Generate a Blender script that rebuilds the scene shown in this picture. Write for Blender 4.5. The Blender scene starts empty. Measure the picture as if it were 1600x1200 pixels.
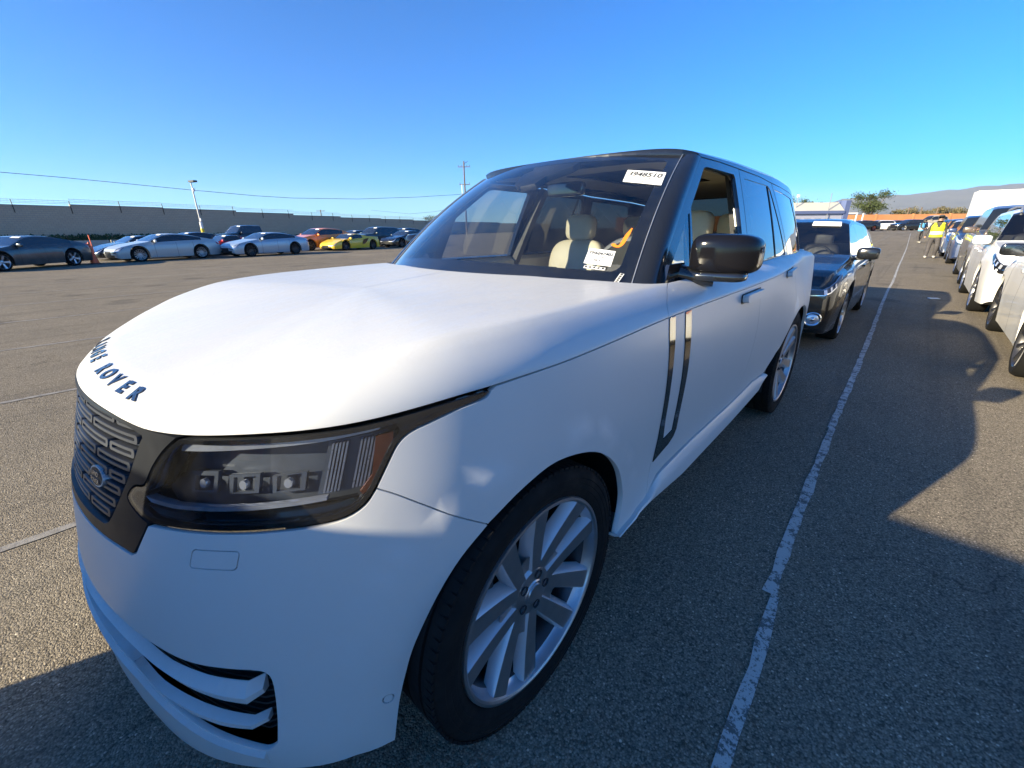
import bpy, bmesh, math, random
import numpy as np
from mathutils import Vector, Matrix
from mathutils.geometry import delaunay_2d_cdt
random.seed(7)
C = bpy.context.scene.collection
scene = bpy.context.scene
R = math.radians

# ---------------------------------------------------------------- camera
CAM_F, CAM_YAW, CAM_PITCH, CAM_ROLL = 653.313, .7549, .3549, -.0112
CAM_POS = (1.5497, -.7228, 1.4016)
def cam_axes():
    cy, sy = math.cos(CAM_YAW), math.sin(CAM_YAW)
    f = Vector((-sy*math.cos(CAM_PITCH), cy*math.cos(CAM_PITCH), -math.sin(CAM_PITCH)))
    r = Vector((cy, sy, 0)); u = r.cross(f)
    c, s = math.cos(CAM_ROLL), math.sin(CAM_ROLL)
    return c*r+s*u, -s*r+c*u, f
_r, _u, _f = cam_axes()
cam = bpy.data.objects.new('camera', bpy.data.cameras.new('camera'))
C.objects.link(cam)
cam.matrix_world = Matrix(((_r.x, _u.x, -_f.x, CAM_POS[0]), (_r.y, _u.y, -_f.y, CAM_POS[1]), (_r.z, _u.z, -_f.z, CAM_POS[2]), (0, 0, 0, 1)))
cam.data.sensor_width = 36; cam.data.lens = CAM_F/1600*36
cam.data.clip_start = .02; cam.data.clip_end = 30000
scene.camera = cam

# ---------------------------------------------------------------- sky, sun, exposure
SUN_TRAVEL = Vector((.345, .939, 0)).normalized()
SUN_EL = 18.6
world = bpy.data.worlds.new("World"); scene.world = world; world.use_nodes = True
wn = world.node_tree; wn.nodes.clear()
sky = wn.nodes.new('ShaderNodeTexSky'); sky.sky_type = 'NISHITA'; sky.sun_disc = False
sky.sun_elevation = R(SUN_EL); sky.sun_rotation = math.atan2(-SUN_TRAVEL.x, -SUN_TRAVEL.y)
sky.air_density = .75; sky.dust_density = .5; sky.ozone_density = 5.0
bg = wn.nodes.new('ShaderNodeBackground'); bg.inputs['Strength'].default_value = .074
wo = wn.nodes.new('ShaderNodeOutputWorld')
hs = wn.nodes.new('ShaderNodeHueSaturation'); hs.inputs['Saturation'].default_value = 1.6
wn.links.new(sky.outputs[0], hs.inputs['Color']); tint = wn.nodes.new('ShaderNodeMix'); tint.data_type = 'RGBA'; tint.blend_type = 'MULTIPLY'; tint.inputs[0].default_value = 1
tint.inputs[7].default_value = (.62, 1.08, 1.20, 1); wn.links.new(hs.outputs[0], tint.inputs[6]); wn.links.new(tint.outputs[2], bg.inputs[0]); wn.links.new(bg.outputs[0], wo.inputs[0])
sl = bpy.data.lights.new('sun', 'SUN'); sl.energy = 4.8; sl.angle = R(.53); sl.color = (1, .86, .60)
so = bpy.data.objects.new('sun', sl); C.objects.link(so)
sd = Vector((SUN_TRAVEL.x*math.cos(R(SUN_EL)), SUN_TRAVEL.y*math.cos(R(SUN_EL)), -math.sin(R(SUN_EL))))
so.rotation_euler = sd.to_track_quat('-Z', 'Y').to_euler(); so.location = (-10, -30, 20)
scene.view_settings.view_transform = 'Standard'; scene.view_settings.look = 'None'
scene.view_settings.gamma = 1; scene.view_settings.use_curve_mapping = False
scene.view_settings.exposure = 1.72
scene.render.engine = 'CYCLES'
scene.cycles.max_bounces = 10; scene.cycles.transparent_max_bounces = 24
scene.cycles.glossy_bounces = 5; scene.cycles.diffuse_bounces = 3; scene.cycles.transmission_bounces = 6

# ---------------------------------------------------------------- materials
MATS = {}
class NT:
    def __init__(s, name):
        s.m = bpy.data.materials.new(name); s.m.use_nodes = True; s.t = s.m.node_tree
        s.b = s.t.nodes['Principled BSDF']; s.o = s.t.nodes['Material Output']; MATS[name] = s.m
    def n(s, typ, **k):
        nd = s.t.nodes.new(typ)
        for a, v in k.items():
            if a in nd.inputs.keys(): nd.inputs[a].default_value = v
            else: setattr(nd, a, v)
        return nd
    def l(s, a, b): s.t.links.new(a, b)
    def co(s, scale=1.0, obj=True):
        tc = s.n('ShaderNodeTexCoord'); mp = s.n('ShaderNodeMapping')
        mp.inputs['Scale'].default_value = scale if hasattr(scale, '__len__') else (scale,)*3
        s.l(tc.outputs['Object' if obj else 'Generated'], mp.inputs[0]); return mp.outputs[0]
    def noise(s, v, sc, det=4, rough=.6, dist=0):
        nd = s.n('ShaderNodeTexNoise'); nd.inputs['Scale'].default_value = sc; nd.inputs['Detail'].default_value = det
        nd.inputs['Roughness'].default_value = rough; nd.inputs['Distortion'].default_value = dist
        s.l(v, nd.inputs['Vector']); return nd.outputs[0]
    def ramp(s, f, pts):
        nd = s.n('ShaderNodeValToRGB'); cr = nd.color_ramp
        while len(cr.elements) < len(pts): cr.elements.new(.5)
        for e, (p, c) in zip(cr.elements, pts):
            e.position = p; e.color = (c, c, c, 1) if not hasattr(c, '__len__') else (*c, 1)
        s.l(f, nd.inputs[0]); return nd.outputs[0]
    def mix(s, f, a, b, mode='MIX'):
        nd = s.n('ShaderNodeMix'); nd.data_type = 'RGBA'; nd.blend_type = mode
        for sock, v in ((nd.inputs[0], f), (nd.inputs[6], a), (nd.inputs[7], b)):
            if hasattr(v, 'is_output'): s.l(v, sock)
            else: sock.default_value = v if not hasattr(v, '__len__') else (*v, 1)
        return nd.outputs[2]
    def math(s, op, a, b=0.):
        nd = s.n('ShaderNodeMath'); nd.operation = op
        for sock, v in ((nd.inputs[0], a), (nd.inputs[1], b)):
            if hasattr(v, 'is_output'): s.l(v, sock)
            else: sock.default_value = v
        return nd.outputs[0]
    def bump(s, h, st, dist=.01):
        nd = s.n('ShaderNodeBump'); nd.inputs['Strength'].default_value = st; nd.inputs['Distance'].default_value = dist
        s.l(h, nd.inputs['Height']); s.l(nd.outputs[0], s.b.inputs['Normal'])
    def set(s, **k):
        for a, v in k.items():
            a = a.replace('_', ' ')
            if hasattr(v, 'is_output'): s.l(v, s.b.inputs[a])
            else: s.b.inputs[a].default_value = v if not (hasattr(v, '__len__') and len(v) == 3) else (*v, 1)
        return s

def simple(name, col, rough=.5, metal=0., coat=0., var=.06, sc=6., bump=0., bsc=40., spec=.5, crough=.03):
    s = NT(name); v = s.co()
    f = s.noise(v, sc)
    c = s.ramp(f, [(.3, tuple(max(0, x*(1-var)) for x in col)), (.7, tuple(min(1, x*(1+var)) for x in col))])
    s.set(Base_Color=c, Metallic=metal, Coat_Weight=coat, Coat_Roughness=crough, Specular_IOR_Level=spec)
    s.set(Roughness=s.ramp(s.noise(v, sc*2.3), [(.3, max(.01, rough*.85)), (.7, min(1, rough*1.15))]))
    if bump: s.bump(s.noise(v, bsc, 3), bump, .004)
    return s.m

def paint(name, col, rough=.28, coat=.7, metal=0., dust=.12):
    s = NT(name); v = s.co()
    d = s.ramp(s.noise(v, 2.2, 6, .65), [(.35, 0.), (.75, 1.)])
    d2 = s.math('MULTIPLY', d, dust)
    s.set(Base_Color=s.mix(d2, col, (.42, .38, .33)), Roughness=s.math('ADD', s.math('MULTIPLY', d, .10), rough),
          Metallic=metal, Coat_Weight=coat, Coat_Roughness=.05)
    return s.m

def glass(name, tint, refl=1.0, rough=.0, dusty=.04):
    s = NT(name); t = s.t; t.nodes.remove(s.b)
    tr = s.n('ShaderNodeBsdfTransparent'); tr.inputs[0].default_value = (*tint, 1)
    gl = s.n('ShaderNodeBsdfGlossy'); gl.inputs['Roughness'].default_value = rough
    gl.inputs[0].default_value = (refl, refl, refl, 1)
    fr = s.n('ShaderNodeFresnel'); ge = s.n('ShaderNodeNewGeometry')
    s.l(s.math('SUBTRACT', 1.52, s.math('MULTIPLY', ge.outputs['Backfacing'], 1.52-1/1.52)), fr.inputs[0])
    k = s.math('MULTIPLY', fr.outputs[0], 1.35)
    k = s.math('MINIMUM', k, 1.)
    m1 = s.n('ShaderNodeMixShader'); s.l(k, m1.inputs[0]); s.l(tr.outputs[0], m1.inputs[1]); s.l(gl.outputs[0], m1.inputs[2])
    df = s.n('ShaderNodeBsdfDiffuse'); df.inputs[0].default_value = (.35, .34, .32, 1)
    v = s.co(); d = s.ramp(s.noise(v, 5, 8, .7), [(.35, 0.), (.8, dusty)])
    m2 = s.n('ShaderNodeMixShader'); s.l(d, m2.inputs[0]); s.l(m1.outputs[0], m2.inputs[1]); s.l(df.outputs[0], m2.inputs[2])
    s.l(m2.outputs[0], s.o.inputs[0]); return s.m

def M_asphalt():
    s = NT('asphalt'); v = s.co()
    big = s.noise(v, .12, 5, .6); mid = s.noise(v, 1.1, 5, .6)
    vo = s.n('ShaderNodeTexVoronoi'); vo.feature = 'F1'; vo.inputs['Scale'].default_value = 165; s.l(v, vo.inputs['Vector'])
    vo2 = s.n('ShaderNodeTexVoronoi'); vo2.feature = 'F1'; vo2.inputs['Scale'].default_value = 260; s.l(v, vo2.inputs['Vector'])
    fine = s.noise(v, 160, 3, .7)
    base = s.mix(big, (.185, .158, .118), (.255, .216, .162))
    base = s.mix(s.math('MULTIPLY', s.ramp(mid, [(.4, 0.), (.65, 1.)]), .35), base, (.155, .134, .104))
    st = s.ramp(vo.outputs['Color'], [(.0, .35), (.45, .95), (.88, 1.5), (.97, 3.0)])
    base = s.mix(1., base, st, 'MULTIPLY')
    dk = s.ramp(vo.outputs['Distance'], [(.35, 1.1), (.8, .55)])
    base = s.mix(.75, base, dk, 'MULTIPLY')
    # long dark oil stains along the lanes, cracks
    vs = s.co((.9, .10, 1)); oil = s.ramp(s.noise(vs, 1.0, 4, .6), [(.58, 0.), (.75, .35)])
    base = s.mix(oil, base, (.045, .043, .042))
    vd = s.n('ShaderNodeTexVoronoi'); vd.inputs['Scale'].default_value = .55; wd_ = s.n('ShaderNodeVectorMath'); wd_.operation = 'ADD'
    n3 = s.n('ShaderNodeTexNoise'); n3.inputs['Scale'].default_value = 6; n3.inputs['Detail'].default_value = 5; s.l(v, n3.inputs['Vector']); s3 = s.n('ShaderNodeVectorMath'); s3.operation = 'SCALE'; s3.inputs['Scale'].default_value = .35
    s.l(n3.outputs['Color'], s3.inputs[0]); s.l(v, wd_.inputs[0]); s.l(s3.outputs[0], wd_.inputs[1]); s.l(wd_.outputs[0], vd.inputs['Vector'])
    base = s.mix(s.ramp(vd.outputs['Distance'], [(.0, .5), (.13, .35), (.20, 0.)]), base, (.05, .047, .043))
    vs2 = s.co((1.6, .05, 1)); tm = s.ramp(s.noise(vs2, 1.7, 3, .5), [(.55, 0.), (.62, .22), (.68, 0.)]); base = s.mix(tm, base, (.05, .048, .045))
    pale = s.ramp(s.noise(v, .35, 7, .7), [(.52, 0.), (.68, .30)]); base = s.mix(pale, base, (.31, .27, .205))
    vc = s.n('ShaderNodeTexVoronoi'); vc.feature = 'DISTANCE_TO_EDGE'; vc.inputs['Scale'].default_value = .33
    wv = s.n('ShaderNodeVectorMath'); wv.operation = 'ADD'; nn = s.n('ShaderNodeTexNoise'); nn.inputs['Scale'].default_value = 1.3; nn.inputs['Detail'].default_value = 6
    s.l(v, nn.inputs['Vector']); sc_ = s.n('ShaderNodeVectorMath'); sc_.operation = 'SCALE'; sc_.inputs['Scale'].default_value = 1.2
    s.l(nn.outputs['Color'], sc_.inputs[0]); s.l(v, wv.inputs[0]); s.l(sc_.outputs[0], wv.inputs[1]); s.l(wv.outputs[0], vc.inputs['Vector'])
    ck = s.ramp(vc.outputs['Distance'], [(.0, 1.), (.0035, 0.)])
    ckm = s.math('MULTIPLY', ck, s.ramp(s.noise(v, .5, 2), [(.46, 0.), (.54, .5)]))
    base = s.mix(ckm, base, (.03, .028, .026))
    h = s.math('ADD', s.math('MULTIPLY', vo.outputs['Distance'], -1.2), s.math('ADD', s.math('MULTIPLY', vo2.outputs['Distance'], -.35), s.math('MULTIPLY', fine, .7)))
    h = s.math('SUBTRACT', h, s.math('MULTIPLY', ckm, 2.))
    s.set(Base_Color=base, Roughness=.95, Specular_IOR_Level=.12); s.bump(h, .6, .005); return s.m

def M_line():
    s = NT('line_paint'); v = s.co()
    w = s.noise(v, 14, 8, .75); w2 = s.noise(v, 90, 3, .7)
    k = s.ramp(s.math('ADD', s.math('MULTIPLY', w, .75), s.math('MULTIPLY', w2, .35)), [(.545, 0.), (.60, 1.)])
    c = s.mix(k, (.46, .45, .42), (.12, .115, .105))
    s.set(Base_Color=c, Roughness=.8); s.bump(s.noise(v, 160, 3, .7), .6, .004); return s.m
def M_lineworn():
    s = NT('worn_line_paint'); v = s.co()
    k = s.ramp(s.noise(v, 9, 8, .75), [(.42, 0.), (.6, 1.)])
    s.set(Base_Color=s.mix(k, (.27, .25, .22), (.15, .137, .12)), Roughness=.85); s.bump(s.noise(v, 160, 3, .7), .6, .004); return s.m

def M_white():
    s = NT('satin_white_paint'); v = s.co()
    d = s.noise(v, 3, 7, .65)
    sp = s.n('ShaderNodeTexVoronoi'); sp.inputs['Scale'].default_value = 60; s.l(v, sp.inputs['Vector'])
    spk = s.math('MULTIPLY', s.ramp(sp.outputs['Distance'], [(.03, 1.), (.07, 0.)]), s.ramp(s.noise(v, 9, 2), [(.60, 0.), (.64, .5)]))
    c = s.mix(d, (.49, .495, .495), (.535, .54, .535)); c = s.mix(spk, c, (.3, .26, .2))
    # thin dust with dried run marks on top surfaces
    vs = s.co((7, 2.2, 2)); run = s.noise(vs, 3.2, 7, .6, .7); run2 = s.noise(v, 60, 4, .7, 1.2)
    ge = s.n('ShaderNodeNewGeometry'); sx = s.n('ShaderNodeSeparateXYZ'); s.l(ge.outputs['Normal'], sx.inputs[0])
    up = s.ramp(sx.outputs['Z'], [(.55, 0.), (.9, 1.)])
    mm = s.ramp(s.math('ADD', s.math('MULTIPLY', run, .6), s.math('MULTIPLY', run2, .4)), [(.42, 0.), (.55, 1.)])
    c = s.mix(s.math('MULTIPLY', s.math('MULTIPLY', up, mm), .30), c, (.47, .46, .43))
    s.set(Base_Color=c, Roughness=s.math('ADD', s.math('MULTIPLY', s.math('MULTIPLY', up, mm), .15), .38), Coat_Weight=.30, Coat_Roughness=.26, Specular_IOR_Level=.35)
    s.bump(s.math('MULTIPLY', s.math('MULTIPLY', run2, up), 1.), .22, .002)
    return s.m

def M_wall():
    s = NT('block_wall'); v = s.co()
    br = s.n('ShaderNodeTexBrick'); br.inputs['Scale'].default_value = 1; br.inputs['Brick Width'].default_value = .4; br.inputs['Row Height'].default_value = .2
    br.inputs['Mortar Size'].default_value = .012; br.inputs['Color1'].default_value = (.50, .36, .24, 1); br.inputs['Color2'].default_value = (.54, .40, .27, 1); br.inputs['Mortar'].default_value = (.27, .235, .21, 1)
    mp = s.n('ShaderNodeTexCoord'); s.l(mp.outputs['UV'], br.inputs['Vector'])
    n = s.noise(v, .25, 6); c = s.mix(s.math('MULTIPLY', n, .5), br.outputs[0], (.40, .32, .26))
    s.set(Base_Color=c, Roughness=.95); s.bump(br.outputs['Fac'], -.5, .01); return s.m

def M_leaf(name, c1, c2):
    s = NT(name); v = s.co(); s.set(Base_Color=s.mix(s.ramp(s.noise(v, 1.3, 4), [(.35, 0.), (.65, 1.)]), c1, c2), Roughness=.75, Specular_IOR_Level=.25); return s.m
def M_hill():
    s = NT('dry_hillside'); v = s.co()
    s.set(Base_Color=s.mix(s.ramp(s.noise(v, .003, 8, .65), [(.35, 0.), (.65, 1.)]), (.045, .045, .035), (.10, .09, .065)), Roughness=1.); return s.m
M_asphalt(); M_line(); M_lineworn(); M_white(); M_wall(); M_hill()
M_leaf('dark_leaf', (.035, .05, .02), (.075, .095, .035)); M_leaf('dry_leaf', (.085, .08, .04), (.17, .14, .075)); M_leaf('verge_leaf', (.02, .05, .022), (.045, .09, .04))
simple('black_gloss', (.010, .011, .013), .10, 0, .8, .1, 3, spec=.6)
simple('black_metallic', (.010, .011, .013), .20, .0, .55, .1, 3)
simple('black_trim', (.014, .014, .015), .55, var=.15)
simple('dark_void', (.004, .004, .004), .95, var=.05)
simple('rubber', (.008, .008, .008), .88, spec=.2, var=.2, bump=.25, bsc=60)
simple('dusty_rubber', (.085, .075, .062), .85, var=.2, bump=.2, bsc=30)
simple('grille_dark', (.014, .016, .020), .35, .2, .0, .1, spec=.3)
simple('grille_silver', (.035, .040, .052), .34, .3, .0, .1, spec=.3)
simple('surround_grey', (.010, .012, .016), .34, .0, .0, .1, spec=.12)
simple('rim_machined', (.42, .42, .44), .36, .95, 0, .06, 20)
simple('rim_facet_lit', (.50, .51, .54), .35, .35, .2, .05)  # spoke flanks: reflected sky put into a lighter colour
simple('rim_dark', (.05, .05, .055), .4, .6, .2, .08)
simple('brake_metal', (.07, .065, .06), .5, 1., 0, .1)
simple('chrome', (.75, .76, .78), .08, 1., 0, .03)
simple('cream_leather', (.60, .545, .41), .55, var=.07, sc=5, bump=.2, bsc=80)
simple('dark_leather', (.035, .032, .030), .5, var=.1, bump=.2, bsc=80)
simple('dash_grey', (.15, .155, .155), .6, var=.1, bump=.2, bsc=120)
simple('headliner', (.36, .34, .29), .9, var=.05)
simple('amber_lens', (.15, .035, .012), .22, 0, .6, .2, 30)
simple('grille_rib', (.34, .36, .42), .3, .5, .2, .15, 40)
simple('mirror_black', (.006, .006, .008), .10, 0, 0, .1, 3, spec=.28)
simple('lamp_housing', (.085, .10, .13), .40, .2, .1, .1, 14)
simple('lamp_reflector', (.62, .65, .72), .22, .6, .3, .12, 30)
simple('paper', (.80, .79, .76), .75, var=.03)
simple('ink', (.02, .02, .02), .8)
simple('orange_crayon', (.85, .22, .015), .7)
simple('letter_black', (.035, .036, .04), .22, .6, .5, .05)
simple('red_lens', (.30, .010, .010), .2, 0, .6)
simple('concrete', (.36, .34, .30), .9, var=.12, sc=3)
simple('white_wall', (.72, .71, .68), .7, var=.06, sc=1)
simple('orange_wall', (.50, .22, .09), .9, var=.12, sc=.5)
simple('galvanised', (.35, .35, .36), .45, .6, var=.15)
simple('yellow_paint', (.75, .52, .02), .55, var=.06)
simple('wood_pole', (.13, .095, .07), .9, var=.25, sc=3)
simple('cone_orange', (.80, .12, .04), .55, var=.06)
simple('navy_cloth', (.03, .045, .10), .8, var=.1)
simple('skin', (.33, .19, .13), .55)
simple('hoodie', (.045, .043, .043), .9, var=.2)
simple('trousers', (.055, .05, .052), .9, var=.2)
simple('vest_yellow', (.80, .86, .02), .7, var=.06)
simple('vest_blue', (.10, .35, .62), .7, var=.06)
simple('reflective_tape', (.72, .72, .68), .35, .2)
simple('shoe', (.40, .38, .34), .8)
simple('building_beige', (.47, .45, .39), .85, var=.08, sc=.5)
simple('building_blue', (.09, .12, .24), .7, var=.08)
simple('lilac_wall', (.33, .34, .42), .85, var=.06)
simple('grey_clad', (.10, .10, .10), .7, var=.12)
glass('windscreen_glass', (.74, .77, .78), 1., 0., .04)
glass('side_glass', (.55, .58, .60), 1., 0., .03)
glass('privacy_glass', (.05, .055, .06), 1.0, 0., .05)
glass('lamp_glass', (.62, .65, .70), 1., .01, .025)
simple('far_glass', (.015, .018, .022), .06, 0, .6, .2, 2)

# ---------------------------------------------------------------- object helpers
def link(name, me, m=None, parent=None):
    o = bpy.data.objects.new(name, me); C.objects.link(o)
    if m is not None and me is not None:
        for mm in (m if isinstance(m, (list, tuple)) else [m]): me.materials.append(MATS[mm])
    if parent is not None: o.parent = parent
    return o
def tag(o, label=None, cat=None, group=None, kind=None):
    if label: o['label'] = label
    if cat: o['category'] = cat
    if group: o['group'] = group
    if kind: o['kind'] = kind
    return o
def thing(name, label, cat, loc=(0, 0, 0), rz=0., group=None):
    o = bpy.data.objects.new(name, None); C.objects.link(o); o.location = loc; o.rotation_euler = (0, 0, rz)
    o.empty_display_size = .2
    return tag(o, label, cat, group)
def copy_tree(o, parent=None):
    c = o.copy(); C.objects.link(c); c.parent = parent
    for ch in list(o.children): copy_tree(ch, c)
    return c
def raw(name, V, F, m, parent=None, smooth=True, angle=38):
    me = bpy.data.meshes.new(name); me.from_pydata([tuple(map(float, v)) for v in V], [], [tuple(map(int, f)) for f in F]); me.update()
    if smooth:
        me.shade_smooth()
        if angle < 180: me.set_sharp_from_angle(angle=R(angle))
    return link(name, me, m, parent)
class MB:
    def __init__(s): s.v = []; s.f = []
    def add(s, V, F):
        b = len(s.v); s.v += [tuple(map(float, v)) for v in V]; s.f += [tuple(b+i for i in f) for f in F]; return s
    def box(s, c, d, rz=0., tilt=None, taper=1.):
        x, y, z = (k/2 for k in d); P = []
        for sz in (-1, 1):
            t = taper if sz > 0 else 1.
            for sx, sy in ((-1, -1), (1, -1), (1, 1), (-1, 1)): P.append(Vector((sx*x*t, sy*y*t, sz*z)))
        M = Matrix.Rotation(rz, 3, 'Z')
        if tilt is not None: M = M @ Matrix.Rotation(tilt, 3, 'X')
        P = [M @ q + Vector(c) for q in P]
        return s.add(P, [(3, 2, 1, 0), (4, 5, 6, 7), (0, 1, 5, 4), (1, 2, 6, 5), (2, 3, 7, 6), (3, 0, 4, 7)])
    def tube(s, pts, rad, n=8, cap=True):
        pts = [Vector(q) for q in pts]; rs = rad if hasattr(rad, '__len__') else [rad]*len(pts); V = []; F = []
        up = Vector((0, 0, 1))
        for i, q in enumerate(pts):
            t = (pts[min(i+1, len(pts)-1)]-pts[max(i-1, 0)]).normalized()
            a = t.cross(up) if abs(t.z) < .95 else t.cross(Vector((1, 0, 0))); a.normalize(); b = t.cross(a)
            for k in range(n): V.append(q+rs[i]*(math.cos(2*math.pi*k/n)*a+math.sin(2*math.pi*k/n)*b))
        for i in range(len(pts)-1):
            for k in range(n): F.append((i*n+k, i*n+(k+1) % n, (i+1)*n+(k+1) % n, (i+1)*n+k))
        if cap: F += [tuple(range(n))[::-1], tuple((len(pts)-1)*n+k for k in range(n))]
        return s.add(V, F)
    def prism(s, poly, axis, a, b, ch=0.):
        # poly in plane perpendicular to axis; extrude from a to b, chamfered at b
        def P(q, h): return {'x': (h, q[0], q[1]), 'y': (q[0], h, q[1]), 'z': (q[0], q[1], h)}[axis]
        n = len(poly); L = [[P(q, a) for q in poly]]
        if ch:
            cx = sum(q[0] for q in poly)/n; cy = sum(q[1] for q in poly)/n
            L.append([P(q, b-math.copysign(ch, b-a)) for q in poly])
            L.append([P(q, b) for q in offset_poly(poly, ch)])
        else: L.append([P(q, b) for q in poly])
        V = [v for l in L for v in l]; F = [tuple(range(n))[::-1], tuple((len(L)-1)*n+k for k in range(n))]
        for j in range(len(L)-1):
            for k in range(n): F.append((j*n+k, j*n+(k+1) % n, (j+1)*n+(k+1) % n, (j+1)*n+k))
        return s.add(V, F)
    def build(s, name, m, parent=None, smooth=True, angle=38):
        return raw(name, s.v, s.f, m, parent, smooth, angle)
def area(P): return .5*sum(P[i][0]*P[(i+1) % len(P)][1]-P[(i+1) % len(P)][0]*P[i][1] for i in range(len(P)))
def offset_poly(P, d):
    """move outline inward by d"""
    s = 1 if area(P) > 0 else -1; n = len(P); out = []
    for i in range(n):
        a, b, c = P[i-1], P[i], P[(i+1) % n]
        e1 = (b[0]-a[0], b[1]-a[1]); e2 = (c[0]-b[0], c[1]-b[1]); l1 = math.hypot(*e1) or 1; l2 = math.hypot(*e2) or 1
        n1 = (-e1[1]/l1*s, e1[0]/l1*s); n2 = (-e2[1]/l2*s, e2[0]/l2*s)
        bx, by = n1[0]+n2[0], n1[1]+n2[1]; k = max(.35, (bx*bx+by*by)/2)
        out.append((b[0]+bx/k*d, b[1]+by/k*d))
    return out
def lathe_x(prof, n=64, x0=0., name=None, m=None, parent=None, angle=30):
    """prof: list of (x, r) revolved about the x axis"""
    V = []; F = []; k = len(prof)
    for i in range(n):
        a = 2*math.pi*i/n
        for x, r in prof: V.append((x0+x, r*math.cos(a), r*math.sin(a)))
    for i in range(n):
        j = (i+1) % n
        for q in range(k-1): F.append((i*k+q, j*k+q, j*k+q+1, i*k+q+1))
    return V, F
def S(*pts, n=6):
    """smooth curve through points"""
    P = [np.array(q, float) for q in pts]; out = []
    if len(P) < 3: return [tuple(q) for q in P]
    for i in range(len(P)-1):
        a = P[i-1] if i else 2*P[0]-P[1]; b, c = P[i], P[i+1]; d = P[i+2] if i+2 < len(P) else 2*P[-1]-P[-2]
        for k in range(n):
            t = k/n; out.append(tuple(.5*((2*b)+(-a+c)*t+(2*a-5*b+4*c-d)*t*t+(-a+3*b-3*c+d)*t**3)))
    out.append(tuple(P[-1])); return out
def rrect(x0, y0, x1, y1, r, n=4):
    out = []
    for cx, cy, a0 in ((x1-r, y0+r, -90), (x1-r, y1-r, 0), (x0+r, y1-r, 90), (x0+r, y0+r, 180)):
        for k in range(n+1):
            a = R(a0+90*k/n); out.append((cx+r*math.cos(a), cy+r*math.sin(a)))
    return out
def inpoly(poly, X, Y):
    c = np.zeros(X.shape, bool); n = len(poly)
    for i in range(n):
        x1, y1 = poly[i]; x2, y2 = poly[i-1]
        if y1 == y2: continue
        m = ((y1 > Y) != (y2 > Y)) & (X < (x2-x1)*(Y-y1)/(y2-y1)+x1); c ^= m
    return c
def dens(P, st):
    out = []; n = len(P)
    for i in range(n):
        a, b = P[i], P[(i+1) % n]; L = math.hypot(b[0]-a[0], b[1]-a[1])
        if L < 1e-6: continue
        k = max(1, int(math.ceil(L/st)))
        for j in range(k): out.append((a[0]+(b[0]-a[0])*j/k, a[1]+(b[1]-a[1])*j/k))
    return out
def dpoly(poly, X, Y):
    d = np.full(X.shape, 1e9); n = len(poly)
    for i in range(n):
        a = np.array(poly[i]); b = np.array(poly[(i+1) % n]); e = b-a; L = e@e
        if L < 1e-14: continue
        t = np.clip(((X-a[0])*e[0]+(Y-a[1])*e[1])/L, 0, 1)
        d = np.minimum(d, np.hypot(X-a[0]-t*e[0], Y-a[1]-t*e[1]))
    return d
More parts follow.
